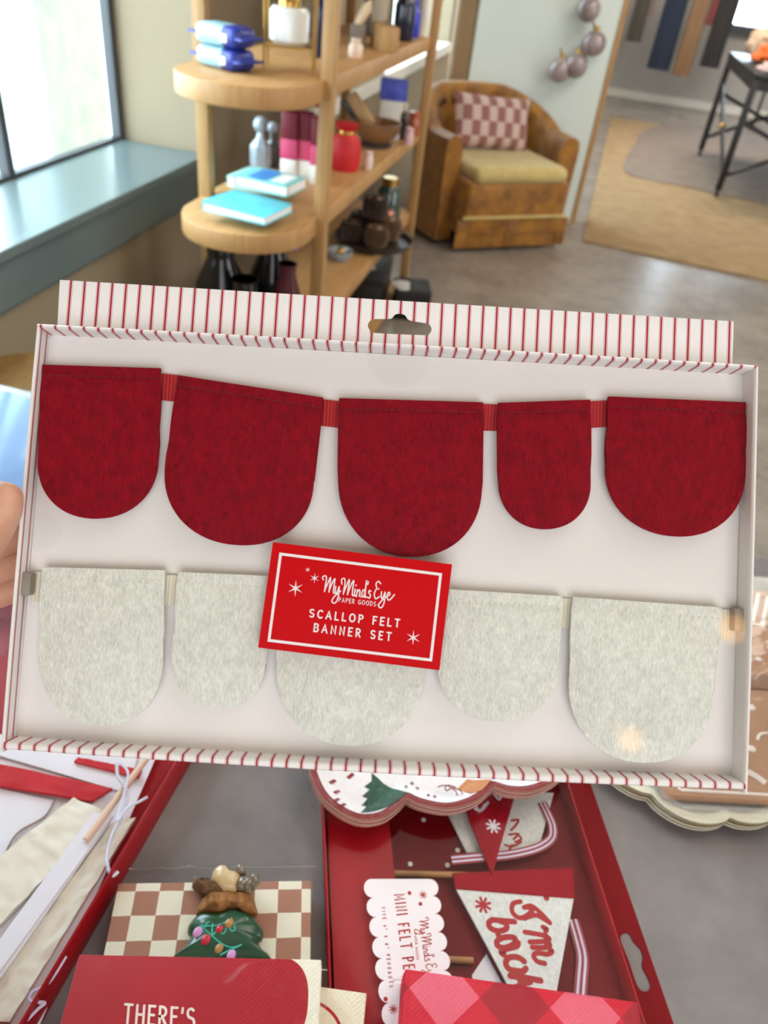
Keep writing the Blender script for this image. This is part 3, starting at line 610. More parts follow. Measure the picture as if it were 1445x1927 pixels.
# ------------------------------------------------------------------ display table
TT = .75
tb = thing('display_table', 'grey concrete topped table carrying the holiday goods', 'table', (-.12, .43, 0))
MB().box((0,0,TT-.02), (1.75,1.04,.04), .006).build('table_top', M_TABLE, tb)
for x in (-.8,.8):
    for y in (-.45,.45): MB().box((x,y,.355), (.06,.06,.71), .004).build('leg', M_BLACK, tb)
# ------------------------------------------------------------------ the held banner box
_c = [(68,612),(1422,690),(1405,1492),(3,1415)]
_r = [ray(*p) for p in _c]
_s = Matrix((_r[0], -_r[1], -_r[3])).transposed().inverted() @ (-_r[2])
_P = [_r[0]*_s.x, _r[1]*_s.y, _r[2].copy(), _r[3]*_s.z]; _k = .36/(_P[1]-_P[0]).length
_P = [EYE+p*_k for p in _P]
_u = ((_P[1]-_P[0])+(_P[2]-_P[3])).normalized(); _v = ((_P[0]-_P[3])+(_P[1]-_P[2])); _v = (_v-_v.dot(_u)*_u).normalized(); _n = _u.cross(_v)
BX = Fr(sum(_P, Vector())/4, _u, _v, _n)
BWD, BHT, BD = .36, .2093, .0125        # width, height, depth of the tray
HW, HH = BWD/2, BHT/2
bx = thing('banner_box', 'white shadow box with red ticking stripes and clear front held up over the table', 'box', BX.m)
PER = .00715; PH = BX.uv(133.5, 531, -.014).x
M_ST = m_stripe('ticking_u', 0, PER, PH)
M_STL = m_stripe('ticking_edge', 2, .0066, -.0025)
hd = [BX.uv(113,527,-.0145), BX.uv(1380,605,-.0145), BX.uv(1377,700,-.0145), BX.uv(107,640,-.0145)]
sl = [(692,612),(697,603),(706,600),(731,600),(738,598),(743,592),(752,590),(762,593),(767,600),(775,604),(800,608),(809,612),(812,621),(806,630),(795,631),(705,627),(696,622)]
MB().prism(hd, -.0150, -.0142, holes=[[BX.uv(x, y, -.0145) for x, y in closed([(a, b, 0) for a, b in sl], 3) for x, y in [(x, y)]] if False else [BX.uv(v.x, v.y, -.0145) for v in closed([(a, b, 0) for a, b in sl], 3)]]).build('header', M_ST, bx, smooth=False)
MB().box((0,0,-BD-.0008), (BWD-.002,BHT-.002,.0012)).build('back_panel', M_WCARD, bx, smooth=False)
def rimwall(name, m, along, pos, sgn, th, lip):
    mb = MB(); n = 40
    # cross-section of a folded card wall with a rounded front lip
    sec = [(0,-BD-.0012),(0,-.0012),(.0003,-.0003),(.0009,.0003),(th-.0009+lip,.0003),(th-.0003+lip,-.0003),(th+lip,-.0012),(th+lip*.6,-.005),(th,-BD-.0012)]
    rings = []
    L = HW if along == 0 else HH
    for i in range(n+1):
        t = -1+2*i/n; bow = .0018*(1-t*t) if (along == 0 and sgn < 0) else 0.0004*(1-t*t)
        q = []
        for a, w in sec:
            o_ = sgn*(pos-th+a+bow); q.append(Vector((t*L, o_, w)) if along == 0 else Vector((o_, t*L, w)))
        rings.append(q)
    return mb.rings(rings).build(name, m, bx)
rimwall('side_wall', M_ST, 0, HH, 1, .0012, .0010); rimwall('side_wall', M_ST, 0, HH-.0036, -1, .0012, .0024)
rimwall('side_wall', M_STL, 1, HW, -1, .0012, .0004); rimwall('side_wall', M_WCARD, 1, HW, 1, .0012, .0012)
MB().box((0,0,-.0011), (BWD-.0034,BHT-.004,.0003)).build('window', M_ACET, bx, smooth=False)
M_SEAL = film('clear_seal', (.996,.996,.992), .3, .004, .2, 300, .25, 0)
for px, py, r in ((78,1000,.0092),(752,668,.0165),(668,1440,.017)):
    c = BX.uv(px, py, 0); pts = [(c.x+r*math.cos(a), c.y+r*math.sin(a)) for a in [2*PI*k/28 for k in range(28)]]
    pts = [(max(-HW+.001, min(HW-.001, x)), max(-HH+.003, min(HH-.002, y))) for x, y in pts]
    MB().prism(pts, -.0009, -.00075).build('clear_seal', M_SEAL, bx, smooth=False)['label'] = 'round clear seal sticker'
M_SLOT = mat('grey_slot', (150,142,130), .4, .2, 60)
for px, py, w in ((51,1098,.006),(1388,1166,.006)):
    c = BX.uv(px, py, -.008); MB().box((c.x, c.y, -.0085), (w, .0115, .007), .0012).build('slot_tab', M_SLOT, bx)
# ---- felt banners inside the box
def scallop_outline(tl, tr, bls, brs, bot, h):
    tl, tr, a, b, m = [BX.uv(*p, h) for p in (tl, tr, bls, brs, bot)]
    c = (a+b)/2; ex = (b-a)/2; ey = m-c; out = [tl+(a-tl)*k/6 for k in range(6)]
    for k in range(33):
        t = PI*k/32; cs, sn = math.cos(t), math.sin(t); e = .94
        out.append(c-ex*math.copysign(abs(cs)**e, cs)+ey*(abs(sn)**e))
    out += [b+(tr-b)*(k+1)/6 for k in range(6)]
    return out, tl, tr, a
def banner(name, label, defs, felt, thread, rib, ribpts, ribw, dh):
    o = thing(name, label, 'banner', BX.m)
    H0 = -BD+.0004
    rp = [BX.uv(x, y, -.0105) for x, y in ribpts]; mb = MB(); dn = []
    for i, p in enumerate(rp):
        t = (rp[min(i+1, len(rp)-1)]-rp[max(i-1, 0)]).normalized(); dn.append(p+Vector((t.y, -t.x))*ribw)
    mb.prism(rp+dn[::-1], -BD+.0010, -BD+.0018).build('ribbon', rib, o, smooth=False)
    for d in defs:
        h0, h1 = -BD+.0022+dh, -BD+.0044+dh
        ol, tl, tr, bl = scallop_outline(*d, h1)
        s = MB().prism(ol, h0, h1, bev=.0004)
        ex = (tr-tl); L = ex.length; ex = ex/L; dv = Vector((ex.y, -ex.x))
        # folded casing along the top edge
        q = [tl+ex*.0002, tr-ex*.0002, tr+dv*.0056-ex*.0002, tl+dv*.0056+ex*.0002]
        s.prism(q, h1-.0006, h1+.0003, bev=.0002)
        s = s.build('felt_scallop', felt, o)
        st = MB(); n = int(L/.0031)
        for k in range(n):
            a = tl+ex*(L*(k+.2)/n)+dv*(.0054+.0002*math.sin(k*2.3)); b = tl+ex*(L*(k+.8)/n)+dv*(.0054+.0002*math.sin(k*1.7))
            st.tube([(a.x, a.y, h1), ((a.x+b.x)/2, (a.y+b.y)/2, h1+.0006), (b.x, b.y, h1)], .0004, 6)
        st.build('stitching', thread, s)
    return o
R = [((79,686),(302,693),(70,868),(297,862),(182,976)), ((335,706),(608,748),(309,890),(590,905),(447,1026)),
     ((638,749),(909,757),(636,908),(907,908),(776,1048)), ((937,758),(1111,752),(938,908),(1112,905),(1028,996)), ((1145,746),(1404,757),(1140,872),(1403,898),(1264,1009))]
WH = [((80,1067),(310,1073),(72,1238),(306,1240),(190,1366)), ((335,1076),(514,1084),(323,1245),(499,1250),(411,1333)),
      ((528,1090),(806,1102),(520,1258),(798,1264),(657,1404)), ((834,1108),(1058,1122),(823,1252),(1050,1255),(937,1358)), ((1078,1123),(1358,1143),(1070,1290),(1343,1300),(1208,1436))]
banner('felt_banner', 'red felt scallop banner on a red ribbon, upper row in the clear fronted box', R, M_RFELT, M_THREADR, M_RIB,
       [(84,696),(200,697),(300,702),(336,706),(470,728),(607,751),(640,755),(780,757),(908,760),(938,761),(1020,759),(1110,755),(1146,753),(1260,755),(1398,762)], .0137, .0014)
banner('felt_banner', 'off white felt scallop banner on an ivory ribbon, lower row in the clear fronted box', WH, M_WFELT, M_THREADW, M_RIBW,
       [(62,1076),(200,1078),(320,1082),(520,1092),(820,1108),(1060,1126),(1200,1136),(1380,1148)], .0150, .0014)
# ---- printed label stuck on the clear front
lb0, lb1, lb2, lb3 = [BX.uv(*p, .0006) for p in ((513,1020),(851,1062),(827,1262),(485,1219))]
M_LAB = mat('label_red', (206,2,14), .45, .03, 30, spec=.1); M_INK = mat('white_ink', (246,238,242), .5, .01)
lab = MB().prism([lb0, lb1, lb2, lb3], -.0008, -.0003).build('product_label', M_LAB, bx, smooth=False); lab['label'] = 'tilted red product label with white lettering'
zi = -.0003
bo = [BX.uv(*p, zi) for p in ((528,1042.5),(829,1081),(810.5,1242),(506,1205))]
MB().stroke(bo+[bo[0]], .00135, zi).build('label_border', M_INK, lab, smooth=False)
ink = MB(); lettering(ink, BX, 'SCALLOP FELT', (582,1160.5), (751,1180), (583.6,1146.5), .00072, zi, .42); ink.build('product_lettering', M_INK, lab, smooth=False)
ink = MB(); lettering(ink, BX, 'BANNER SET', (590,1188), (735,1205.5), (591.6,1173.5), .00072, zi, .46); ink.build('product_lettering', M_INK, lab, smooth=False)
ink = MB(); lettering(ink, BX, '.PAPER GOODS.', (634,1132), (710,1141), (634.8,1124), .00028, zi, .3); ink.build('maker_lettering', M_INK, lab, smooth=False)
ink = MB(); script(ink, BX, (608,1117), (741,1131), (609.3,1103.5), .0006, zi); ink.build('maker_script', M_INK, lab, smooth=False)
for px, py, r in ((556,1107,.0040),(592,1088,.0025),(579,1072,.0014),(777.5,1200,.0037)):
    s = MB(); star(s, BX.uv(px, py, zi), r, zi, 6, .2); s.build('printed_star', M_INK, lab, smooth=False)
# ------------------------------------------------------------------ the hand holding the box
M_SKIN = NT('skin'); _co, _x = M_SKIN.obj(); M_SKIN.color(M_SKIN.mix(M_SKIN.ramp(M_SKIN.noise(_co, 60, 5), .3, .7), lin((196,142,116)), lin((222,172,148)))); M_SKIN.set(Roughness=.45, Subsurface_Weight=.15, Subsurface_Scale=.006); M_SKIN.b.inputs['Subsurface Radius'].default_value = (1,.3,.2); M_SKIN.bump(M_SKIN.noise(_co, 700, 3), .12, .0004); M_SKIN = M_SKIN.m
def hand():
    V, E, Rr = [], [], []
    def v(p, r, par=None):
        V.append(p); Rr.append(r); i = len(V)-1
        if par is not None: E.append((par, i))
        return i
    e = -HW
    wrist = v((e-.075,-.125,.020), .026); palm = v((e-.060,-.075,.004), .028, wrist); fore = v((e-.11,-.21,.05), .030, wrist); v((e-.16,-.31,.09), .035, fore)
    # four fingers, reaching behind the tray
    for k, (dv, L, r) in enumerate(((.036,1.0,.0088),(.023,1.08,.0090),(.009,1.0,.0086),(-.003,.82,.0078))):
        kn = v((e-.040, -.035+dv*.85, -.012), .0135 if k < 3 else .012, palm)
        a = v((e-.012, -.024+dv, -.0275), r*1.08, kn); b = v((e+.014*L, -.020+dv*1.02, -.0285), r, a); c = v((e+.036*L, -.018+dv*1.03, -.0270), r*.9, b); v((e+.048*L, -.017+dv*1.03, -.0262), r*.72, c)
    # thumb along the front edge
    t0 = v((e-.050,-.055,.016), .018, palm); t1 = v((e-.030,-.034,.024), .0135, t0); t2 = v((e-.0125,-.013,.0205), .0118, t1); t3 = v((e-.0050,.006,.0155), .0122, t2); t4 = v((e-.0030,.0180,.0130), .0112, t3); v((e-.0030,.0250,.0118), .0072, t4)
    me = bpy.data.meshes.new('hand'); me.from_pydata(V, E, []); o = bpy.data.objects.new('hand', me); COL.objects.link(o)
    sk = o.modifiers.new('s', 'SKIN'); sk.use_smooth_shade = True; sk.branch_smoothing = .4
    for i, r in enumerate(Rr): me.skin_vertices[0].data[i].radius = (r, r)
    me.skin_vertices[0].data[1].use_root = True; me.skin_vertices[0].data[0].use_root = False
    su = o.modifiers.new('d', 'SUBSURF'); su.levels = 2; su.render_levels = 2
    dg = bpy.context.evaluated_depsgraph_get(); m2 = bpy.data.meshes.new_from_object(o.evaluated_get(dg)); bpy.data.objects.remove(o)
    m2.materials.clear(); m2.materials.append(M_SKIN); o = bpy.data.objects.new('hand', m2); COL.objects.link(o); o.matrix_world = BX.m
    for p in m2.polygons: p.use_smooth = True
    return o
hn = tag(hand(), 'bare hand gripping the left edge of the striped banner box, thumb in front', 'hand')
nl = MB(); nl.sphere((-HW-.0128, .0185, .0185), (.0022,.0080,.0066), 2, Matrix.Rotation(.15, 3, 'Z') @ Matrix.Rotation(-.5, 3, 'Y'))
nl.build('thumbnail', mat('nail', (232,186,170), .25, .03, 30), hn)
# ------------------------------------------------------------------ mini pennant box on the table
PA = Vector((.942,.335,0)); p0 = onz(860,1700,TT)
PB = table_frame((p0.x, p0.y), PA, TT)
PH_ = .022
pb = thing('pennant_box', 'red lidded box of mini felt pennants lying open faced on the table', 'box', PB.m)
xl = PB.uv(612,1640,PH_).x; xr = PB.uv(1124,1640,PH_).x; yn = PB.uv(1200,1990,PH_).y; yf = yn+.335; xh = PB.uv(1182,1680,.001).x
MB().box(((xl+xr)/2,(yn+yf)/2,.001), (xr-xl,yf-yn,.0016)).build('base_panel', M_DKRED, pb, smooth=False)
for x in (xl+.0008, xr-.0008): MB().box((x,(yn+yf)/2,PH_/2), (.0016,yf-yn,PH_), .0004).build('side_wall', M_REDCARD, pb)
for y in (yn+.0008, yf-.0008): MB().box(((xl+xr)/2,y,PH_/2), (xr-xl,.0016,PH_), .0004).build('side_wall', M_REDCARD, pb)
hq = [PB.uv(x, y, .001) for x, y in [(1168,1770),(1172,1757),(1184,1757),(1192,1772),(1204,1785),(1210,1800),(1208,1818),(1218,1838),(1224,1855),(1216,1866),(1202,1860),(1192,1836),(1183,1808)]]
MB().prism([(xr,yn+.01),(xh,yn+.01),(xh,yf-.01),(xr,yf-.01)], .0002, .0012, holes=[[Vector((max(v.x, xr+.001), v.y)) for v in closed([(q.x, q.y, 0) for q in hq], 3)]]).build('header', M_DKRED, pb, smooth=False)
fx0, fx1 = PB.uv(622,1700,.014).x, PB.uv(742,1640,.014).x
MB().box(((fx0+fx1)/2,(yn+yf)/2,.0142), (fx1-fx0,yf-yn-.004,.0012), .0003).build('insert_flap', M_REDCARD, pb, smooth=False)
for px, py in ((797,1543),(861,1600),(842,1628),(772,1626),(880,1690)):
    c = PB.uv(px, py, .002); MB().disc(c, .0022, .002, .0002, 12).build('printed_dot', M_WCARD, pb, smooth=False)
MB().box(((xl+xr)/2,(yn+yf)/2,PH_+.0002), (xr-xl-.001,yf-yn-.001,.0003)).build('window', M_ACETBOX, pb, smooth=False)
hl = PH_+.0008
# scalloped white product label, reading down the box
lA, lB, lC, lD = [PB.uv(*p, hl) for p in ((697,1654),(808,1654),(846,1905),(738,1932))]
ol = []
def bumps(a, b, n, out):
    d = (b-a)/n; nn = Vector((-d.y, d.x)).normalized()*out
    for k in range(n):
        for j in range(1, 9): t = PI*j/8; ol.append(a+d*(k+.5-.5*math.cos(t))+nn*math.sin(t))
ol += [lA, lB]; bumps(lB, lC, 7, .0065); ol.append(lD); bumps(lD, lA, 7, .0065)
M_INKR = mat('red_ink', (176,22,24), .6, .05)
pl = MB().prism(ol, PH_+.0004, hl).build('product_label', mat('pearl_card', (236,228,232), .35, .02, 20), pb, smooth=False); pl['label'] = 'white scalloped product label'
ink = MB(); lettering(ink, PB, 'MINI FELT PENNANTS', (742,1684), (772,1922), (761,1682), .0011, hl, .4); ink.build('product_lettering', M_INKR, pl, smooth=False)
ink = MB(); lettering(ink, PB, 'FIVE 4" X 6" PENNANTS', (718,1708), (733,1858), (724,1707.5), .0005, hl, .9); ink.build('size_lettering', M_INKR, pl, smooth=False)
ink = MB(); script(ink, PB, (786,1733), (806,1850), (794,1731.5), .0006, hl); ink.build('maker_script', M_INKR, pl, smooth=False)
ink = MB(); lettering(ink, PB, 'PAPER GOODS', (779,1757), (784,1806), (783,1756.7), .0003, hl, .4); ink.build('maker_lettering', M_INKR, pl, smooth=False)
for px, py in ((770.5,1680.5),(791,1701),(725.5,1880)): MB().disc(PB.uv(px, py, hl), .0016, hl).build('printed_dot', M_INKR, pl, smooth=False)
for px, py in ((796,1684),(740,1899)): s = MB(); asterisk(s, PB.uv(px, py, hl), .0030, hl, .0007, 4); s.build('printed_star', M_INKR, pl, smooth=False)
# pennants, ribbon and dowels inside
def flat(name, label, cat, fr, pts, h, th, m, group=None, bev=0.0):
    mb = MB().prism([fr.uv(x, y, h+th) for x, y in pts], h, h+th, bev=bev); o = mb.build(name, m, world=fr.m); return tag(o, label, cat, group)
M_PRED = m_felt('crimson_felt', (140,8,26), (184,18,40), 1)
h = .0105; th = .0022
pn = flat('pennant', 'white felt pennant lettered in red script, largest in the mini pennant box', 'pennant', PB, [(858,1672),(1080,1688),(1040,1905),(985,1985),(960,1860)], h, th, M_WFELT, 'mini felt pennants')
MB().prism([PB.uv(x, y, h+th+.0012) for x, y in ((852,1642),(1078,1632),(1081,1690),(857,1672))], h-.0004, h+th+.0012, bev=.0006).build('casing', M_PRED, pn)['label'] = 'crimson top casing'
zt = h+th
IM = [[(-.2,1.6),(-.5,1.1),(-.1,.7),(.5,1.3),(.55,1.9),(.1,2.0),(.2,1.3),(.9,1.1),(1.1,1.9),(.9,2.4)], [(1.0,.2),(1.3,.0),(1.6,.8)], ]
def pxs(mb, lines, fr, z, w):
    for l in lines:
        q = bez([(*fr.uv(x, y, z), 0) for x, y in l], 6); mb.stroke([(v.x, v.y) for v in q], w, z)
    return mb
T_ = lambda pts: [(820+x/3.6125, 1460+y/3.6125) for x, y in pts]
ink = pxs(MB(), [T_(l) for l in ([(575,855),(525,870),(520,925),(565,965),(620,950),(660,900),(600,895)], [(600,895),(650,885),(715,935),(775,1000)], [(775,1000),(690,950),(640,955),(600,970)],
   [(728,1028),(752,1040),(745,1058)], [(605,1062),(700,1078),(755,1092)], [(748,1088),(770,1110),(740,1125),(640,1130)], [(745,1120),(775,1150),(735,1168),(655,1166)], [(748,1158),(788,1190),(760,1212),(690,1205),(665,1225),(690,1262),(740,1275)])], PB, zt, .0040)
ink.build('red_lettering', M_INKR, pn, smooth=False)
ink = pxs(MB(), [T_(l) for l in ([(535,992),(450,985),(385,978)], [(385,978),(360,1000),(372,1035),(425,1055),(478,1040),(475,1005),(440,990)], [(420,1055),(425,1085)],
   [(545,1125),(530,1100),(470,1098),(420,1120),(420,1155),(465,1170),(520,1150),(545,1125)], [(560,1135),(545,1160),(470,1180),(445,1200),(465,1218)],
   [(600,1262),(560,1235),(500,1235),(475,1275),(500,1315),(545,1325)], [(545,1325),(590,1330),(612,1310)], [(712,1392),(600,1372),(505,1360)], [(560,1372),(590,1408),(640,1400),(620,1378)], [(590,1405),(560,1432),(530,1440)])], PB, zt, .0046)
ink.build('red_lettering', M_INKR, pn, smooth=False)
s = MB(); asterisk(s, PB.uv(909,1703,zt), .0062, zt, .0022, 4); s.build('printed_star', M_INKR, pn, smooth=False)
MB().disc(PB.uv(1028,1690,zt), .0025, zt).build('printed_dot', M_INKR, pn, smooth=False)
pw = flat('pennant', 'white felt pennant with red script, behind the crimson pointed one', 'pennant', PB, [(838,1520),(985,1490),(1042,1492),(1012,1602),(878,1604)], .0046, th, M_WFELT, 'mini felt pennants')
ink = pxs(MB(), [T_(l) for l in ([(515,305),(560,300),(540,340),(510,370)], [(500,400),(560,395),(530,430)], [(560,400),(580,430),(540,450)], [(470,470),(520,480),(580,450)], [(500,500),(520,470)])], PB, .0068, .0022); ink.build('red_lettering', M_INKR, pw, smooth=False)
pr = flat('pennant', 'crimson felt pennant pointing down with white letters, in the mini pennant box', 'pennant', PB, [(860,1470),(990,1480),(968,1500),(926,1646),(884,1545)], .0136, th, M_PRED, 'mini felt pennants')
zr = .0136+th
ink = pxs(MB(), [T_(l) for l in ([(275,210),(300,240),(335,195)], [(265,225),(310,235),(355,180)], [(400,130),(430,160),(450,120)])], PB, zr, .0022); s = ink; asterisk(s, PB.uv(928,1555,zr), .0062, zr, .0018, 4, .35); s.build('white_lettering', M_INK, pr, smooth=False)
def ribbon3(fr, pts, hs, w, label, name='ribbon'):
    q = bez([(*fr.uv(x, y, hh), hh) for (x, y), hh in zip(pts, hs)], 8); rows = []; red = MB(); wh = MB()
    def band(mb, a, b, dz):
        top = []; 
        for i, p in enumerate(q):
            t = (q[min(i+1,len(q)-1)]-q[max(i-1,0)]); n = Vector((-t.y, t.x, 0)).normalized(); top.append([p+n*a+Vector((0,0,dz)), p+n*b+Vector((0,0,dz)), p+n*b+Vector((0,0,dz-.0004)), p+n*a+Vector((0,0,dz-.0004))])
        mb.rings(top)
    band(red, -w/2, w/2, 0); o = tag(red.build(name, mat('ribbon_red', (150,8,36), .4), world=fr.m, smooth=False), label, 'ribbon', 'striped ribbons in the mini pennant box')
    for a in (-.30, .12): band(wh, w*a, w*(a+.19), .0002)
    wh.build('white_stripe', mat('ribbon_white', (226,214,236), .4), o, smooth=False); return o
ribbon3(PB, [(850,1618),(905,1613),(960,1608),(1010,1596),(1037,1578),(1040,1556),(1032,1534),(1020,1510)], [.0125,.0125,.0112,.010,.010,.0095,.009,.008], .0088, 'red and white striped ribbon looping under the crimson pointed pennant')
ribbon3(PB, [(1078,1730),(1088,1765),(1096,1800),(1094,1840),(1089,1905)], [.004]*5, .0105, 'red and white striped ribbon hanging right of the lettered white pennant')
for a, b, hh, lab_ in (((735,1643),(880,1647),.0075,'pale wooden dowel above the scalloped label in the pennant box'), ((790,1803),(890,1808),.005,'pale wooden dowel lower in the pennant box beside the lettered pennant')):
    A, B = PB.uv(*a, hh), PB.uv(*b, hh); o = MB().cyl((A.x, A.y, hh), (B.x, B.y, hh), .0026, seg=12).build('dowel', mat('dowel_wood', (190,140,84), .6, .15, 60), world=PB.m); tag(o, lab_, 'dowel')
flat('tissue_sheet', 'white tissue corner poking out left of the lettered pennant', 'paper', PB, [(888,1835),(915,1795),(955,1870),(900,1900)], .0035, .0008, M_WCARD)
# ------------------------------------------------------------------ large kit box at the left
k0 = onz(240,1640,TT); KB = table_frame((k0.x, k0.y), (.9995,-.032), TT)
KH = .034; kx1 = 0.0; kx0 = -.33; ky0 = KB.uv(60,1990,0).y; ky1 = KB.uv(350,1440,0).y+.10
kb = thing('kit_box', 'wide red box with a clear lid full of white and cream pieces, leftmost', 'box', KB.m)
M_KRED = mat('kit_red', (160,6,20), .45, .05, 12, spec=.25)
MB().box(((kx0+kx1)/2,(ky0+ky1)/2,.001), (kx1-kx0,ky1-ky0,.002)).build('base_panel', M_KRED, kb, smooth=False)
for x in (kx0, kx1): MB().box((x,(ky0+ky1)/2,KH/2), (.002,ky1-ky0,KH), .0004).build('side_wall', M_KRED, kb)
for y in (ky0, ky1): MB().box(((kx0+kx1)/2,y,KH/2), (kx1-kx0,.002,KH), .0004).build('side_wall', M_KRED, kb)
MB().box(((kx0+kx1)/2,(ky0+ky1)/2,KH+.0003), (kx1-kx0+.002,ky1-ky0+.002,.0004)).box((kx1+.0013,(ky0+ky1)/2,KH-.003), (.0003,ky1-ky0,.006)).build('clear_lid', M_ACETBOX, kb, smooth=False)
LIL = mat('white_paper_sheet', (236,234,240), .55, .02, 10)
flat('paper_sheet', 'large white paper sheet covering the bottom of the kit box', 'paper', KB, [(-420,1390),(300,1410),(75,1927),(-420,1990)], .006, .001, LIL)
s_ = [(-380,1450),(-150,1468),(0,1484),(60,1498),(104,1507),(88,1532),(40,1562),(14,1600),(16,1640),(12,1668),(-120,1740),(-380,1780)]
o = flat('scalloped_sheet', 'white card sheet with a curved scalloped edge at the left of the kit box', 'paper', KB, s_, .0078, .0016, LIL)
flat('white_card', 'flat white card behind the red felt strip in the kit box', 'card', KB, [(-320,1360),(0,1422),(232,1490),(255,1440),(262,1400)], .0082, .0014, LIL)
def wavy(fr, tl, tr, br, bl, hh, th, m, name, label, cat, amp=.0012, n=26, group=None, fu=9, fv=2.2, rows_n=7):
    a, b, c, d = [fr.uv(*p, hh) for p in (tl, tr, br, bl)]; rows = []
    for j in range(rows_n):
        r = []
        for i in range(n+1):
            u, v = i/n, j/(rows_n-1); p = (a*(1-u)+b*u)*(1-v)+(d*(1-u)+c*u)*v
            r.append(Vector((p.x, p.y, hh+th+amp*noise.noise(Vector((u*fu, v*fv, hh*900)))+amp*.4*math.sin(u*40+v*4)*(v > .5)*(fu > 5)+amp*.5*noise.noise(Vector((u*fu*2.3, v*fv*2.3, 7))))))
        rows.append(r)
    mb = MB().grid(rows); lo = [[Vector((p.x, p.y, hh)) for p in r] for r in rows]; mb.grid(lo)
    edge = lambda R: [R[0][i] for i in range(n+1)]+[R[j][n] for j in range(1,rows_n)]+[R[rows_n-1][i] for i in range(n-1,-1,-1)]+[R[j][0] for j in range(rows_n-2,0,-1)]
    A, B = edge(rows), edge(lo); mb.grid([A+[A[0]], B+[B[0]]]); bmesh.ops.remove_doubles(mb.bm, verts=mb.bm.verts[:], dist=1e-6)
    return tag(mb.build(name, m, world=fr.m), label, cat, group)
wavy(KB, (-200,1398), (212,1488), (172,1511), (-200,1448), .0100, .0042, mat('red_crepe', (200,40,50), .8, .15, 60, .3, 200), 'felt_strip', 'ruffled red strip lying across the white card in the kit box', 'fabric', .0016)
wavy(KB, (148,1428), (268,1452), (262,1466), (140,1436), .0100, .0028, mat('red_crepe', (200,40,50), .8), 'felt_strip', 'short red strip end showing near the dowel tip in the kit box', 'fabric', .0008)
wavy(KB, (140,1505), (206,1536), (-60,1805), (-130,1720), .0100, .0042, M_CFELT, 'felt_band', 'crinkled cream fabric band, left of the two in the kit box', 'fabric', .0022, 16, None, 2.5, 13, 60)
wavy(KB, (214,1552), (256,1542), (20,1927), (-60,1927), .0080, .0042, M_CFELT, 'felt_band', 'crinkled cream fabric band, nearer the right wall of the kit box', 'fabric', .0022, 16, None, 2.0, 16, 60)
flat('paper_band', 'narrow white folded paper strip between the two cream fabric bands', 'paper', KB, [(176,1528),(214,1536),(0,1842),(-80,1900),(-80,1845),(0,1766)], .0148, .0014, LIL)
flat('paper_band', 'thin white paper strip lying over the folded one between the cream bands', 'paper', KB, [(196,1530),(212,1536),(-30,1868),(-50,1860)], .0166, .0010, LIL)
A, B = KB.uv(162,1581,.020), KB.uv(300,1395,.020); tag(MB().cyl((A.x,A.y,.0205), (B.x,B.y,.0205), .0030, seg=12).build('dowel', mat('peach_dowel', (236,204,176), .5, .08, 40), world=KB.m), 'pale peach wooden dowel crossing the fabric bands in the kit box', 'dowel')
def cord(fr, pts, hh, r, m, label):
    q = bez([(*fr.uv(x, y, hh), hh+.0006*math.sin(i*1.9)) for i, (x, y) in enumerate(pts)], 8); return tag(MB().tube(q, r, 8).build('cord', m, world=fr.m), label, 'cord')
M_CORD = mat('white_cord', (222,226,240), .6, .05, 60)
cord(KB, [(220,1436),(222,1462),(236,1482),(240,1500),(228,1540),(212,1568),(203,1600),(202,1625),(210,1648),(222,1640)], .027, .0014, M_CORD, 'white cord looping along the right wall of the kit box')
cord(KB, [(226,1436),(240,1452),(238,1475),(226,1520),(222,1545),(240,1520),(262,1508),(278,1500)], .0302, .0012, M_CORD, 'thinner white cord branching right beside the long cord in the kit box')
cord(KB, [(124,1800),(92,1850),(60,1868),(58,1884),(84,1888),(70,1900),(10,1960)], .027, .0012, mat('lilac_cord', (206,190,220), .6), 'lilac tinted cord curling at the near corner of the kit box')
cord(KB, [(103,1505),(84,1538),(36,1565),(12,1604),(16,1640),(12,1664)], .0124, .0009, mat('taupe_cord', (150,132,120), .7), 'thin taupe cord following the curved edge of the scalloped white sheet')
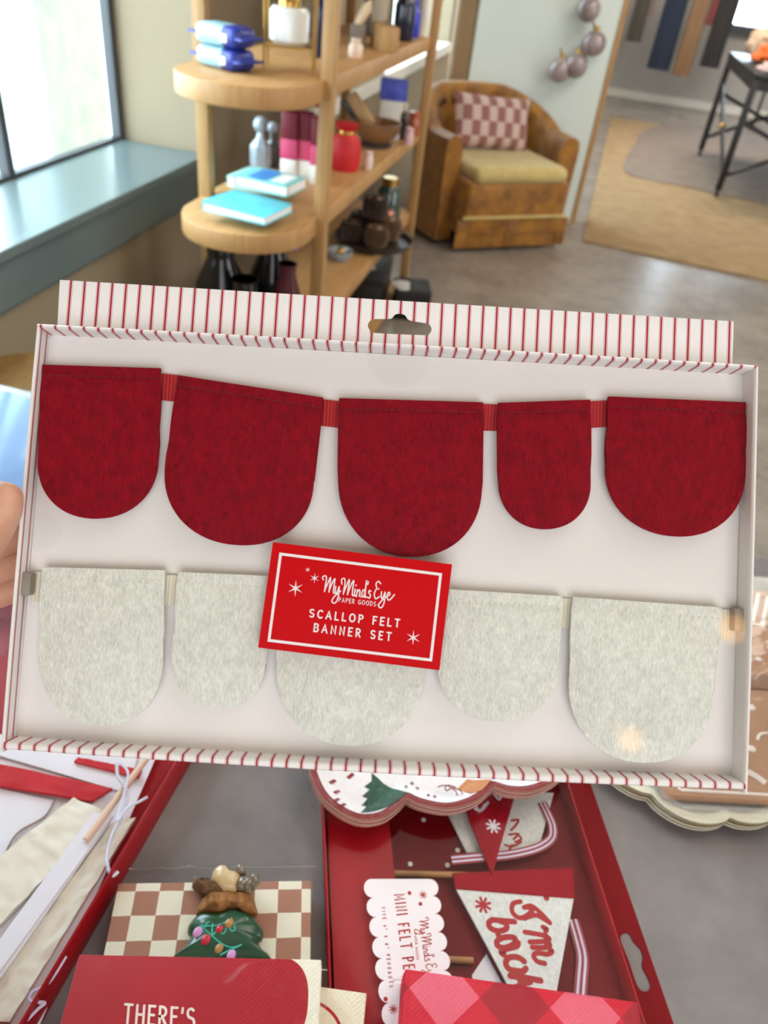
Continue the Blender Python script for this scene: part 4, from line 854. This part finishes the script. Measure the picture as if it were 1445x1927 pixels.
# ------------------------------------------------------------------ napkin packs
def napkins(name, label, fr, x0, x1, y0, y1, z0, z1, m, film_pad=.004, n=7, film_top=.012, creases=()):
    o = thing(name, label, 'napkins', fr.m)
    mb = MB(); step = (z1-z0)/n
    for k in range(n): mb.box(((x0+x1)/2+random.uniform(-.0005,.0005),(y0+y1)/2,z0+step*(k+.5)), (x1-x0,y1-y0,step*.97), min(.0012, step*.3))
    mb.build('napkin_stack', m, o)
    p = film_pad; w = MB(); N = 70; rows = []
    X0, X1, Y0, Y1, Z1 = x0-p, x1+p, y0-p*.3, y1+film_top, z1+.0012
    for j in range(N+1):
        r = []
        for i in range(N+1):
            u, v = i/N, j/N; x = X0+(X1-X0)*u; y = Y0+(Y1-Y0)*v
            ex = min(1, min((x-X0), (X1-x))/(p*1.6+1e-6)); ey = min(1, max(0, (Y1-y))/(film_top+.002)); e = min(1, max(0, ex))*min(1, max(0, ey))
            cz = 0
            for (ua, va, ub, vb, hh, ww) in creases:
                A_, B_ = Vector((ua, va)), Vector((ub, vb)); d_ = B_-A_; t_ = max(0, min(1, (Vector((u, v))-A_).dot(d_)/d_.length_squared)); q_ = (Vector((u, v))-A_-d_*t_).length/ww; cz += hh*math.exp(-q_*q_)
            r.append(Vector((x+.0006*noise.noise(Vector((u*7, v*7, 3))), y, cz+z0+.003+(Z1-z0-.003)*e**.5+.0009*(.6+noise.noise(Vector((u*5, v*9, z1*50)))))))
        rows.append(r)
    w.grid(rows)
    for idx in (0, -1): 
        ra = [r[idx] for r in rows]; w.grid([ra, [Vector((p_.x, p_.y, z0+.0005)) for p_ in ra]])
    w.build('cellophane', M_FILM, o)
    MB().tube([rows[-1][i] for i in range(0, N+1, 2)], .00035, 6).build('film_seam', M_FILMS, o); return o
def m_checker(name, size, a, b, offx=0.0, offy=0.0):
    t = NT(name); co, xyz = t.obj(); w = t.math('MULTIPLY', t.math('SUBTRACT', t.noise(co, 60, 3), .5), .0012)
    i = t.math('FLOOR', t.math('DIVIDE', t.math('ADD', t.math('SUBTRACT', xyz[0], offx), w), size)); j = t.math('FLOOR', t.math('DIVIDE', t.math('ADD', t.math('SUBTRACT', xyz[1], offy), w), size))
    k = t.math('ABSOLUTE', t.math('SUBTRACT', t.math('MODULO', t.math('ABSOLUTE', t.math('ADD', i, j)), 2), 0)); t.color(t.mix(k, lin(a), lin(b))); t.set(Roughness=.85); t.bump(t.noise(co, 500, 3), .25, .0005); return t.m
ca, cb = onz(222,1660,.775), onz(585,1655,.775)
CK = table_frame((ca.x, ca.y), (cb-ca), TT); cw = (cb-ca).length
napkins('napkin_pack', 'pack of tan and cream checkered napkins in clear wrap behind the red one', CK, 0, cw, -.125, 0, .0005, .0235, m_checker('checker_napkin', .0188, (160,112,92), (222,214,194), .0145-.0188, -.0070), .006, 7, .022, creases=((.30,.90,.36,.99,.005,.02),(.18,.9,.2,.99,.003,.02),(.42,.9,.5,.98,.004,.02),(.85,.6,.95,.95,.002,.03)))
# ornament with a little tree lying on the checkered pack
TR = Fr(CK.m @ Vector((0,0,.0262)), CK.m.col[0].to_3d(), CK.m.col[1].to_3d(), (0,0,1))
O_ = lambda pts: [(330+x/7.605, 1600+y/7.605) for x, y in pts]
orn = thing('tree_ornament', 'shaggy brown ornament dressed as a green holiday tree on the checkered napkins', 'ornament', TR.m)
def puff(pts, h0, h1, name, m, bumpy=0.0, par=None, seed=1):
    pts = [TR.uv(v.x, v.y, h0) for v in closed([(a, b, 0) for a, b in O_(pts)], 4)]; c = sum(pts, Vector((0,0)))/len(pts); rings = []
    for k in range(9):
        t = k/8*PI/2; s = math.cos(t)**.55 if k < 8 else .04
        rings.append([Vector((c.x+(p.x-c.x)*s, c.y+(p.y-c.y)*s, h0+(h1-h0)*math.sin(t)+bumpy*noise.noise(Vector((p.x*240*s, p.y*240*s, k*.6+seed))))) for p in pts])
    return MB().rings(rings).build(name, m, par or orn)
M_TREE = mat('tree_green', (20,72,44), .32, .25, 40, coat=.3)
puff([(300,960),(420,925),(560,945),(760,885),(900,880),(1100,960),(1180,1060),(1260,1180),(1240,1290),(1190,1340),(1280,1500),(1300,1620),(20,1620),(50,1500),(210,1290),(175,1190),(200,1080)], 0, .0115, 'tree_body', M_TREE, .0008)
M_FUR = mat('ginger_fur', (176,120,66), .8, .35, 160, .9, 420, c2=(104,64,28), stretch=(1,.35,1))
puff([(300,945),(330,840),(375,730),(480,640),(700,600),(1000,640),(1110,680),(1150,800),(1170,930),(1000,950),(900,880),(700,935),(560,945),(420,930)], 0, .0125, 'ginger_scruff', M_FUR, .0022)
puff([(240,540),(260,470),(350,450),(480,465),(560,520),(700,560),(760,640),(700,720),(500,720),(380,700),(350,640),(280,590)], .001, .0135, 'brown_head', mat('dark_fur', (118,84,50), .8, .3, 160, .9, 420, c2=(66,44,22)), .0022, seed=5)
puff([(510,450),(540,330),(620,260),(720,265),(780,340),(900,370),(960,440),(900,560),(870,640),(700,640),(560,540)], .006, .0175, 'cream_muzzle', mat('cream_enamel', (200,172,128), .3, .12, 40, coat=.4), .0006, seed=8)
M_BRZ = mat('taupe_enamel', (118,104,88), .22, .2, 50, coat=.6)
for k, pts in enumerate(([(870,520),(950,420),(1030,420),(1060,500),(1000,620),(920,640),(870,600)], [(960,560),(1020,440),(1100,420),(1140,500),(1080,600),(1000,640)], [(1040,540),(1080,400),(1160,385),(1205,440),(1190,520),(1110,590)], [(860,330),(880,260),(960,265),(1010,330),(1000,390),(900,380)])):
    puff(pts, .006+.001*k, .0165+.0006*k, 'pleated_paw' if k < 3 else 'dark_paw', M_BRZ, .0004, seed=k)
tz = .0110
def on_tree(pts, w, m, name):
    q = bez([(*TR.uv(x, y, tz), tz) for x, y in O_(pts)], 5); MB().tube(q, w, 6, ).build(name, m, orn)
M_TEAL = mat('teal_paint', (50,170,146), .4)
for l in ([(350,1080),(560,1085),(720,1030),(810,970)], [(370,1085),(470,1180),(620,1310),(740,1380),(850,1390),(945,1355)], [(900,1380),(760,1440),(640,1500)], [(430,1110),(450,1050),(490,1025)], [(530,1050),(530,1210),(590,1160)], [(650,1195),(700,1190),(730,1120)], [(770,1110),(800,1160),(850,1140),(840,1040)]): on_tree(l, .0007, M_TEAL, 'painted_garland')
for (x, y), c, rx in (((320,1170),(206,140,196),.0042),((435,1280),(190,24,48),.0042),((630,1130),(196,24,50),.0034),((770,1045),(176,124,60),.0040),((625,1405),(168,120,64),.0038),((800,1500),(206,140,196),.0040)):
    p = TR.uv(*O_([(x, y)])[0], tz); MB().sphere((p.x, p.y, tz), (rx*.8, rx, .0014), 2, Matrix.Rotation(-.5, 3, 'Z')).build('painted_light', mat('light_%d' % c[0]+str(c[1]), c, .35), orn)
# red napkins with cream scalloped side and lettering
ra, rb = onz(150,1795,.808), onz(606,1805,.808); rw = (rb-ra).length
NK = table_frame((ra.x, ra.y), (rb-ra), TT)
def sol(t): return t
MR = NT('red_napkin'); co, xyz = MR.obj()
d = .0545; cxs = rw-.030
yy = MR.math('SUBTRACT', MR.math('MODULO', MR.math('ADD', MR.math('MULTIPLY', xyz[1], -1.0), .0), d), d/2)
ins = MR.math('LESS_THAN', MR.math('ADD', MR.math('POWER', MR.math('DIVIDE', MR.math('SUBTRACT', xyz[0], cxs), .0215), 2.0), MR.math('POWER', MR.math('ABSOLUTE', MR.math('DIVIDE', yy, d*.52)), 2.6)), 1.0)
inner = MR.math('MAXIMUM', ins, MR.math('LESS_THAN', xyz[0], cxs)); red = lin((176,4,26)); top = MR.math('GREATER_THAN', xyz[2], .0570)
MR.color(MR.mix(MR.math('MULTIPLY', inner, top), lin((236,228,210)), MR.mix(MR.ramp(MR.noise(co, 14, 3), .3, .7), lin((158,2,20)), red)))
MR.set(Roughness=.7)
gx = MR.math('SINE', MR.math('MULTIPLY', xyz[0], 1700)); gy = MR.math('SINE', MR.math('MULTIPLY', xyz[1], 1700)); MR.bump(MR.math('MULTIPLY', MR.math('MULTIPLY', gx, gy), MR.math('GREATER_THAN', xyz[0], cxs-.03)), .35, .0006)
nk = napkins('napkin_pack', 'red napkin pack with a cream scalloped side and white lettering, nearest the viewer', NK, 0, rw, -.15, 0, .0345, .0580, MR.m, .005, 6, .001, creases=((.62,.86,.73,.99,.0035,.02),(.30,.55,.42,.97,.0012,.02),(.05,.60,.12,.98,.0015,.02),(.85,.5,.9,.98,.001,.02)))
ink = MB(); lettering(ink, NK, "THERE'S", (232,1925), (366,1934), (235,1890), .0016, .0581, .26); ink.build('napkin_lettering', mat('cream_ink', (240,222,214), .6), nk, smooth=False)
# cream napkins with a red line, lower right of the red pack
na, nb = onz(560,1850,.783), onz(690,1868,.783)
N2 = table_frame((na.x, na.y), (nb-na), TT); nw = (nb-na).length
MC = NT('cream_napkin'); co, xyz = MC.obj()
rr = MC.math('SQRT', MC.math('ADD', MC.math('POWER', MC.math('SUBTRACT', xyz[0], nw-.040), 2.0), MC.math('POWER', MC.math('ADD', xyz[1], .038), 2.0)))
ln = MC.math('LESS_THAN', MC.math('ABSOLUTE', MC.math('SUBTRACT', rr, .0275)), .0011); MC.color(MC.mix(MC.math('MULTIPLY', ln, MC.math('GREATER_THAN', xyz[2], .03)), lin((234,224,200)), lin((176,20,36)))); MC.set(Roughness=.85)
MC.bump(MC.math('MULTIPLY', MC.math('SINE', MC.math('MULTIPLY', xyz[0], 1700)), MC.math('SINE', MC.math('MULTIPLY', xyz[1], 1700))), .35, .0006)
napkins('napkin_pack', 'cream napkin pack with a curved red line peeking out right of the red pack', N2, nw-.12, nw, -.12, 0, .0005, .0330, MC.m, .003, 6, .001)
# red and pink gingham napkins
ga, gb = onz(762,1822,.800), onz(1200,1885,.800)
GK = table_frame((ga.x, ga.y), (gb-ga), TT); gw = (gb-ga).length
MG = NT('gingham'); co, xyz = MG.obj(); sz = .036; a = .7071; gc = GK.uv(836,1868,.05); _f1 = .75-(gc.x+gc.y)*a/(2*sz); _f2 = .75-(gc.x-gc.y)*a/(2*sz)
g1 = MG.math('LESS_THAN', MG.math('FRACT', MG.math('ADD', MG.math('DIVIDE', MG.math('MULTIPLY', MG.math('ADD', xyz[0], xyz[1]), a), sz*2), _f1+20)), .5)
g2 = MG.math('LESS_THAN', MG.math('FRACT', MG.math('ADD', MG.math('DIVIDE', MG.math('MULTIPLY', MG.math('SUBTRACT', xyz[0], xyz[1]), a), sz*2), _f2+20)), .5)
s2 = MG.math('ADD', g1, g2); c1 = MG.mix(MG.math('GREATER_THAN', s2, .5), lin((222,92,112)), lin((200,10,40))); MG.color(MG.mix(MG.math('GREATER_THAN', s2, 1.5), c1, lin((160,4,30)))); MG.set(Roughness=.7)
MG.bump(MG.math('MULTIPLY', MG.math('SINE', MG.math('MULTIPLY', xyz[0], 1700)), MG.math('SINE', MG.math('MULTIPLY', xyz[1], 1700))), .3, .0006)
napkins('napkin_pack', 'red and pink diagonal gingham napkin pack lying on the mini pennant box', GK, 0, gw, -.16, 0, PH_+.0012, .0500, MG.m, .006, 6, .001, creases=((.55,.97,.9,.99,.002,.02),(.2,.7,.5,.97,.001,.03)))
# ------------------------------------------------------------------ scalloped paper plates
def scallop_ring(c, R, lobes, amp, a0, n=12, s=1.0):
    pts = []
    for k in range(lobes):
        A, B = a0+2*PI*k/lobes, a0+2*PI*(k+1)/lobes
        for j in range(n):
            t = j/n; a = A+(B-A)*t; r = (R+amp*math.sin(PI*t)**.75)*s; pts.append(Vector((c[0]+r*math.cos(a), c[1]+r*math.sin(a))))
    return pts
def plate(z, c, R, lobes, amp, a0, rim, inner, edge, label, group, name='paper_plate', lift=.006, n=10):
    o = thing(name, label, 'plate', (c[0], c[1], z), group)
    rings = []
    for s, dz in ((.04,0),(.78,0),(.82,.0008),(.93,lift*.75),(1.0,lift)): rings.append([(*p, dz) for p in scallop_ring((0,0), R, lobes, amp, a0, n, s)])
    lo = [[Vector(p)-Vector((0,0,.0012)) for p in r] for r in rings]
    mb = MB(); mb.rings(rings[2:]+[], cap=False); mb.build('rim', rim, o, smooth=True)
    MB().rings(rings[:3], cap=False).build('well', inner, o)
    MB().rings([rings[-1], lo[-1], lo[-2], lo[1], lo[0]], cap=False).build('edge', edge, o); return o
# outline read along the near edge; the far half, out of sight, is the same edge turned round
z0 = TT+PH_+.0018+.0012; PSTEP = .0034; zp = z0+PSTEP*4
near = []
for lobe in ([(584,1425),(586,1452),(606,1493),(640,1522),(680,1538),(722,1533),(752,1512),(766,1496)], [(766,1496),(792,1508),(845,1517),(895,1503),(930,1475)], [(930,1475),(960,1484),(1000,1484),(1045,1466),(1072,1440)]):
    near += [onz(v.x, v.y, zp+.010) for v in bez([(x, y, 0) for x, y in lobe], 5)][:-1]
near.append(onz(1072,1440,zp+.010)); near = [Vector((p.x, p.y)) for p in near]
away = Vector((-.33,.94))*.16; pcn = (near[0]+near[-1])/2+away/2
far = [pcn*2-p for p in near]
ring0 = [p-pcn for p in near+far]
def hol(s_, pts=ring0):
    n = len(pts); out = []
    for i, p in enumerate(pts):
        t = (pts[(i+2) % n]-pts[i-2]); t = t.normalized() if t.length > 1e-6 else Vector((1,0)); out.append(p-Vector((-t.y, t.x))*s_)
    return out
SGN = 1 if (ring0[10]-Vector((-(ring0[12]-ring0[8]).y, (ring0[12]-ring0[8]).x)).normalized()*.01).length < ring0[10].length else -1
def inset(d): return hol(SGN*d)
M_PRIM = mat('plate_red', (126,12,18), .4, .06, 30); M_PWH = mat('plate_white', (232,226,228), .45, .02, 20); M_PEDGE = mat('plate_edge', (200,150,132), .6, .1, 40); M_PEDG2 = mat('plate_edge_pale', (226,196,180), .6, .1, 40)
def holiday_plate(z, off, label):
    o = thing('paper_plate', label, 'plate', (pcn.x+off[0], pcn.y+off[1], z), 'scalloped holiday plates on the pennant box')
    R_ = [[Vector((p.x, p.y, dz)) for p in inset(d)] for d, dz in ((0,.010),(.0008,.0104),(.009,.0060),(.018,.0012))]
    MB().rings(R_, cap=False).build('rim', M_PRIM, o)
    MB().rings([[Vector((p.x, p.y, .0012)) for p in inset(.018)], [Vector((p.x*.5, p.y*.5, .0009)) for p in inset(.018)], [Vector((p.x*.02, p.y*.02, .0009)) for p in inset(.018)]], cap=False).build('well', M_PWH, o)
    lo = [[Vector((p.x, p.y, dz)) for p in inset(d)] for d, dz in ((0,.010),(-.0002,.0094),(.0,.0086),(.009,.0046),(.018,-.0002))]
    MB().rings(lo, cap=False).build('edge', M_PEDGE if int(round((z-z0)/PSTEP)) % 2 == 0 else M_PEDG2, o); return o
for k in range(5):
    pp_ = holiday_plate(z0+PSTEP*k, (.0006*(k % 2), -.0004*k), ['lowest scalloped red rimmed plate of the stack on the pennant box','second scalloped red rimmed plate from the bottom of the stack','middle scalloped red rimmed plate of the stack','scalloped red rimmed plate just under the topmost printed one','topmost scalloped plate printed with a green tree and red rim'][k])
PF = Fr((pcn.x, pcn.y-.0016, zp), (1,0,0), (0,1,0), (0,0,1))
def prof(d): return .0009 if d > .018 else (.0012+(.018-d)/.009*.0048 if d > .009 else .0060+(.009-d)/.0082*.0044)
_i0 = inset(0)
def slope(p):
    d = min((Vector((p[0], p[1]))-q).length for q in _i0); return prof(d)
def printed(name, pts, m, hh=None, smooth=3):
    # printed on the plate: follow the well and the sloping rim
    q = [PF.uv(x, y, .005) for x, y in pts]; mb = MB()
    b = bmesh.new(); vs = [b.verts.new((p.x, p.y, 0)) for p in q]; f = b.faces.new(vs); bmesh.ops.triangulate(b, faces=[f], ngon_method='EAR_CLIP'); bmesh.ops.subdivide_edges(b, edges=b.edges[:], cuts=3, use_grid_fill=True)
    for v in b.verts:
        v.co.z = slope(v.co)+.0008
    mb.add(b); return mb.build(name, m, pp_, smooth=False)
M_PTREE = mat('print_green', (22,72,50), .6, .3, 90); M_PTAN = mat('print_tan', (190,120,70), .6, .1, 30)
# white printed face reaching over the slope, then motifs
wl_ = MB(); wl_.rings([[Vector((p.x, p.y, prof(d)+.0004)) for p in inset(d)] for d in (.0185,.014,.009,.0062)], cap=False).build('printed_face', M_PWH, pp_)
tq = [(700,1450),(714,1462),(722,1470),(738,1480),(766,1497),(735,1520),(700,1530),(678,1532),(690,1515),(680,1512),(693,1498),(682,1494),(697,1481),(686,1476),(700,1466)]
printed('printed_tree', tq, M_PTREE)
for x, y in ((633,1508),(645,1518),(634,1488),(626,1468),(660,1456)): printed('printed_candy', [(x-8,y+3),(x+2,y-6),(x+8,y-3),(x-2,y+6)], M_PRIM)
for x, y in ((776,1470),(786,1480),(764,1479),(806,1496),(818,1498)): printed('printed_star', [(x-4,y),(x,y-4),(x+4,y),(x,y+4)], mat('print_grey', (120,110,104), .6) if y < 1490 else M_PRIM)
printed('printed_house', [(862,1480),(880,1462),(925,1470),(905,1492),(884,1496)], M_PTAN)
pf = pxs(MB(), [[(824,1481),(836,1478),(848,1482),(840,1488),(838,1480),(846,1478),(858,1482)], [(848,1482),(858,1490),(860,1496)], [(850,1482),(866,1488),(870,1494)]], PF, .0076, .0012); pf.build('printed_bow', M_PRIM, pp_, smooth=False)
# crinkled wrap gathered round the plates
w = MB(); rr = []
for s_, dz in ((-.006,.002),(-.006,.012),(-.002,.0255),(.014,.0252),(.03,.024)):
    rr.append([(p.x+.0025*noise.noise(Vector((p.x*70, p.y*70, s_*400))), p.y+.0025*noise.noise(Vector((p.x*70, p.y*70, s_*900+3))), dz+.0010*noise.noise(Vector((p.x*90, p.y*90, s_)))) for p in inset(s_)])
w.rings(rr, cap=False); o = w.build('plate_wrap', film('crinkled_cellophane', (1,1,1), .1, .02, .7, 60, .7), world=Matrix.Translation((pcn.x, pcn.y, z0))); tag(o, 'crinkled clear cellophane wrap around the stack of red rimmed plates', 'wrap')
# cream plates with gold edge
c1_, c2_ = onz(1215,1507,.762), onz(1362,1551,.762); chd = c2_-c1_; chd.z = 0; L2 = chd.length; NC = 9; R2 = L2/2/math.sin(PI/NC); m2 = (c1_+c2_)/2; n2 = Vector((-chd.y, chd.x, 0)).normalized(); c2c = m2+n2*R2*math.cos(PI/NC); a2 = math.atan2(c1_.y-c2c.y, c1_.x-c2c.x)
M_CRE = mat('cream_plate', (226,220,200), .35, .03, 20); M_GOLD = mat('gold_edge', (178,142,60), .35, .1, 40, metal=.7)
for k in range(4):
    pcx = plate(TT+.0022+.0030*k, (c2c.x+.001*k, c2c.y+.0008*k), R2, NC, .010, a2, M_CRE, M_CRE, M_GOLD if k == 2 else M_CRE, ['lowest cream scalloped plate of the stack at the right table edge','second cream scalloped plate from the bottom at the right','third cream scalloped plate from the bottom with a gold edge','topmost cream scalloped plate carrying the clear tray'][k], 'cream scalloped plates under the clear tray', lift=.0105)
# clear tray with gingerbread house shaped plates
zb = TT+.0022+.0030*4+.0012
ta_, tb_ = onz(1262,1538,zb), onz(1445,1548,zb); GT = table_frame((ta_.x, ta_.y), (tb_-ta_), zb); gx1 = .265
gt = thing('clear_tray', 'clear plastic tray lying on the cream scalloped plates at the right', 'tray', GT.m)
M_CLR = film('clear_plastic', (.96,.96,.95), .08, .02, .14, 40, .6, .01); M_CLRW = film('clear_plastic_wall', (.9,.9,.87), .1, .06, .1, 40, .7, .12)
TH_ = .022
def rr_rect(x0, x1, y0, y1, r, n=6):
    o = []
    for cx, cy, a in ((x1-r,y1-r,0),(x0+r,y1-r,90),(x0+r,y0+r,180),(x1-r,y0+r,270)): o += [(cx+r*math.cos(math.radians(a+90*k/n)), cy+r*math.sin(math.radians(a+90*k/n))) for k in range(n+1)]
    return o
yT = GT.uv(1425,1110,.012).y+.012
rs = [[Vector((x, y, z)) for x, y in rr_rect(-.012+d, gx1-d, d, yT-d, .02)] for d, z in ((.0,.0),(.002,.004),(.003,TH_-.004),(0,TH_-.002),(-.004,TH_))]
MB().rings(rs, cap=False).build('tray_wall', M_CLRW, gt); MB().prism(rr_rect(-.012, gx1, .002, yT-.002, .02), .0002, .0012).build('tray_base', M_CLRW, gt, smooth=False)
MB().prism(rr_rect(-.014, gx1+.002, 0, yT, .02), TH_+.0002, TH_+.0008).build('tray_lid', M_CLR, gt, smooth=False)
gp_ = thing('gingerbread_plate', 'brown gingerbread house shaped plate with white icing lines inside the clear tray', 'plate', GT.m)
_yt = GT.uv(1425,1110,.012).y; hs = [(-.004,.016),(.245,.016),(.245,_yt*.55),(.254,_yt*.6),(.254,_yt-.02),(.235,_yt),(.02,_yt),(-.004,_yt-.012)]
MB().prism(hs, .0024, .0115, bev=.002).build('plate_body', mat('gingerbread', (172,124,92), .5, .12, 30, .2, 160), gp_)
M_ICE = mat('icing', (238,226,220), .4); ic = MB(); zi2 = .0125
for l in ([(.012,.022),(.238,.022)], [(.012,.022),(.012,.16),(.004,.196)], [(.238,.022),(.238,.16),(.246,.196)]): ic.tube(bez([(x, y, zi2-.0008) for x, y in l], 6), .0016, 6)
ic.build('icing_outline', M_ICE, gp_)
def ice(pts, r=.0016):
    q = bez([(*GT.uv(x, y, zi2), zi2-.0008) for x, y in pts], 6); MB().tube(q, r, 6).build('icing_line', M_ICE, gp_)
ice([(1428,1118),(1416,1170)], .0028); ice([(1446,1125),(1434,1180)], .0028); ice([(1462,1130),(1452,1190)], .0028); ice([(1404,1172),(1430,1176),(1436,1180)], .0016)
ice([(1426,1392),(1430,1382),(1445,1379),(1470,1384)]); ice([(1406,1452),(1424,1462),(1440,1474)], .0034); ice([(1408,1250),(1412,1240),(1404,1225)])
for x, y, rx in ((1414,1408,.005),(1412,1330,.006),(1428,1240,.004)):
    p = GT.uv(x, y, zi2); MB().sphere((p.x, p.y, zi2-.0008), (rx, rx*.8, .0014), 2).build('icing_dot', M_ICE, gp_)
MB().box((.122,.165,.0125), (.245,.022,.002), .0008).build('roof_band', mat('dark_gingerbread', (136,92,66), .5, .15, 60), gp_)
# round white board at the table left, sky reflection painted in as blue
wb = onz(0,733,TT+.01); o = MB().lathe([(.001,.0006),(.195,.0006),(.20,.003),(.20,.0085),(.197,.010),(.001,.010)], seg=64).build('cake_board', mat('sky_reflection_board', (124,156,200), .12, .01, 10)); o.location = (wb.x+.015, wb.y-.20, TT); tag(o, 'round white board painted with blue sky reflection on the table left of the held box', 'board')
# ------------------------------------------------------------------ warm globe lamps behind the viewer, glinting in the clear front
M_BULB = NT('amber_bulb'); M_BULB.set(Emission_Color=(1, .50, .16, 1), Emission_Strength=48.0); M_BULB = M_BULB.m
for (x, y), lab_ in (((1.448, -1.968), 'amber globe lamp behind the viewer, glinting low on the right white scallop'), ((1.40, -1.176), 'amber globe lamp behind the viewer, glinting at the right edge slot of the box')):
    o = thing('pendant_lamp', lab_, 'lamp', (x, y, 2.5), 'amber globe pendant lamps')
    MB().sphere((0,0,0), .046, 3).build('bulb', M_BULB, o); MB().cyl((0,0,.04), (0,0,.09), .02, .016, 14).build('socket', M_BRASS, o); MB().cyl((0,0,.09), (0,0,.5), .004, seg=8).build('cord', M_BLACK, o)
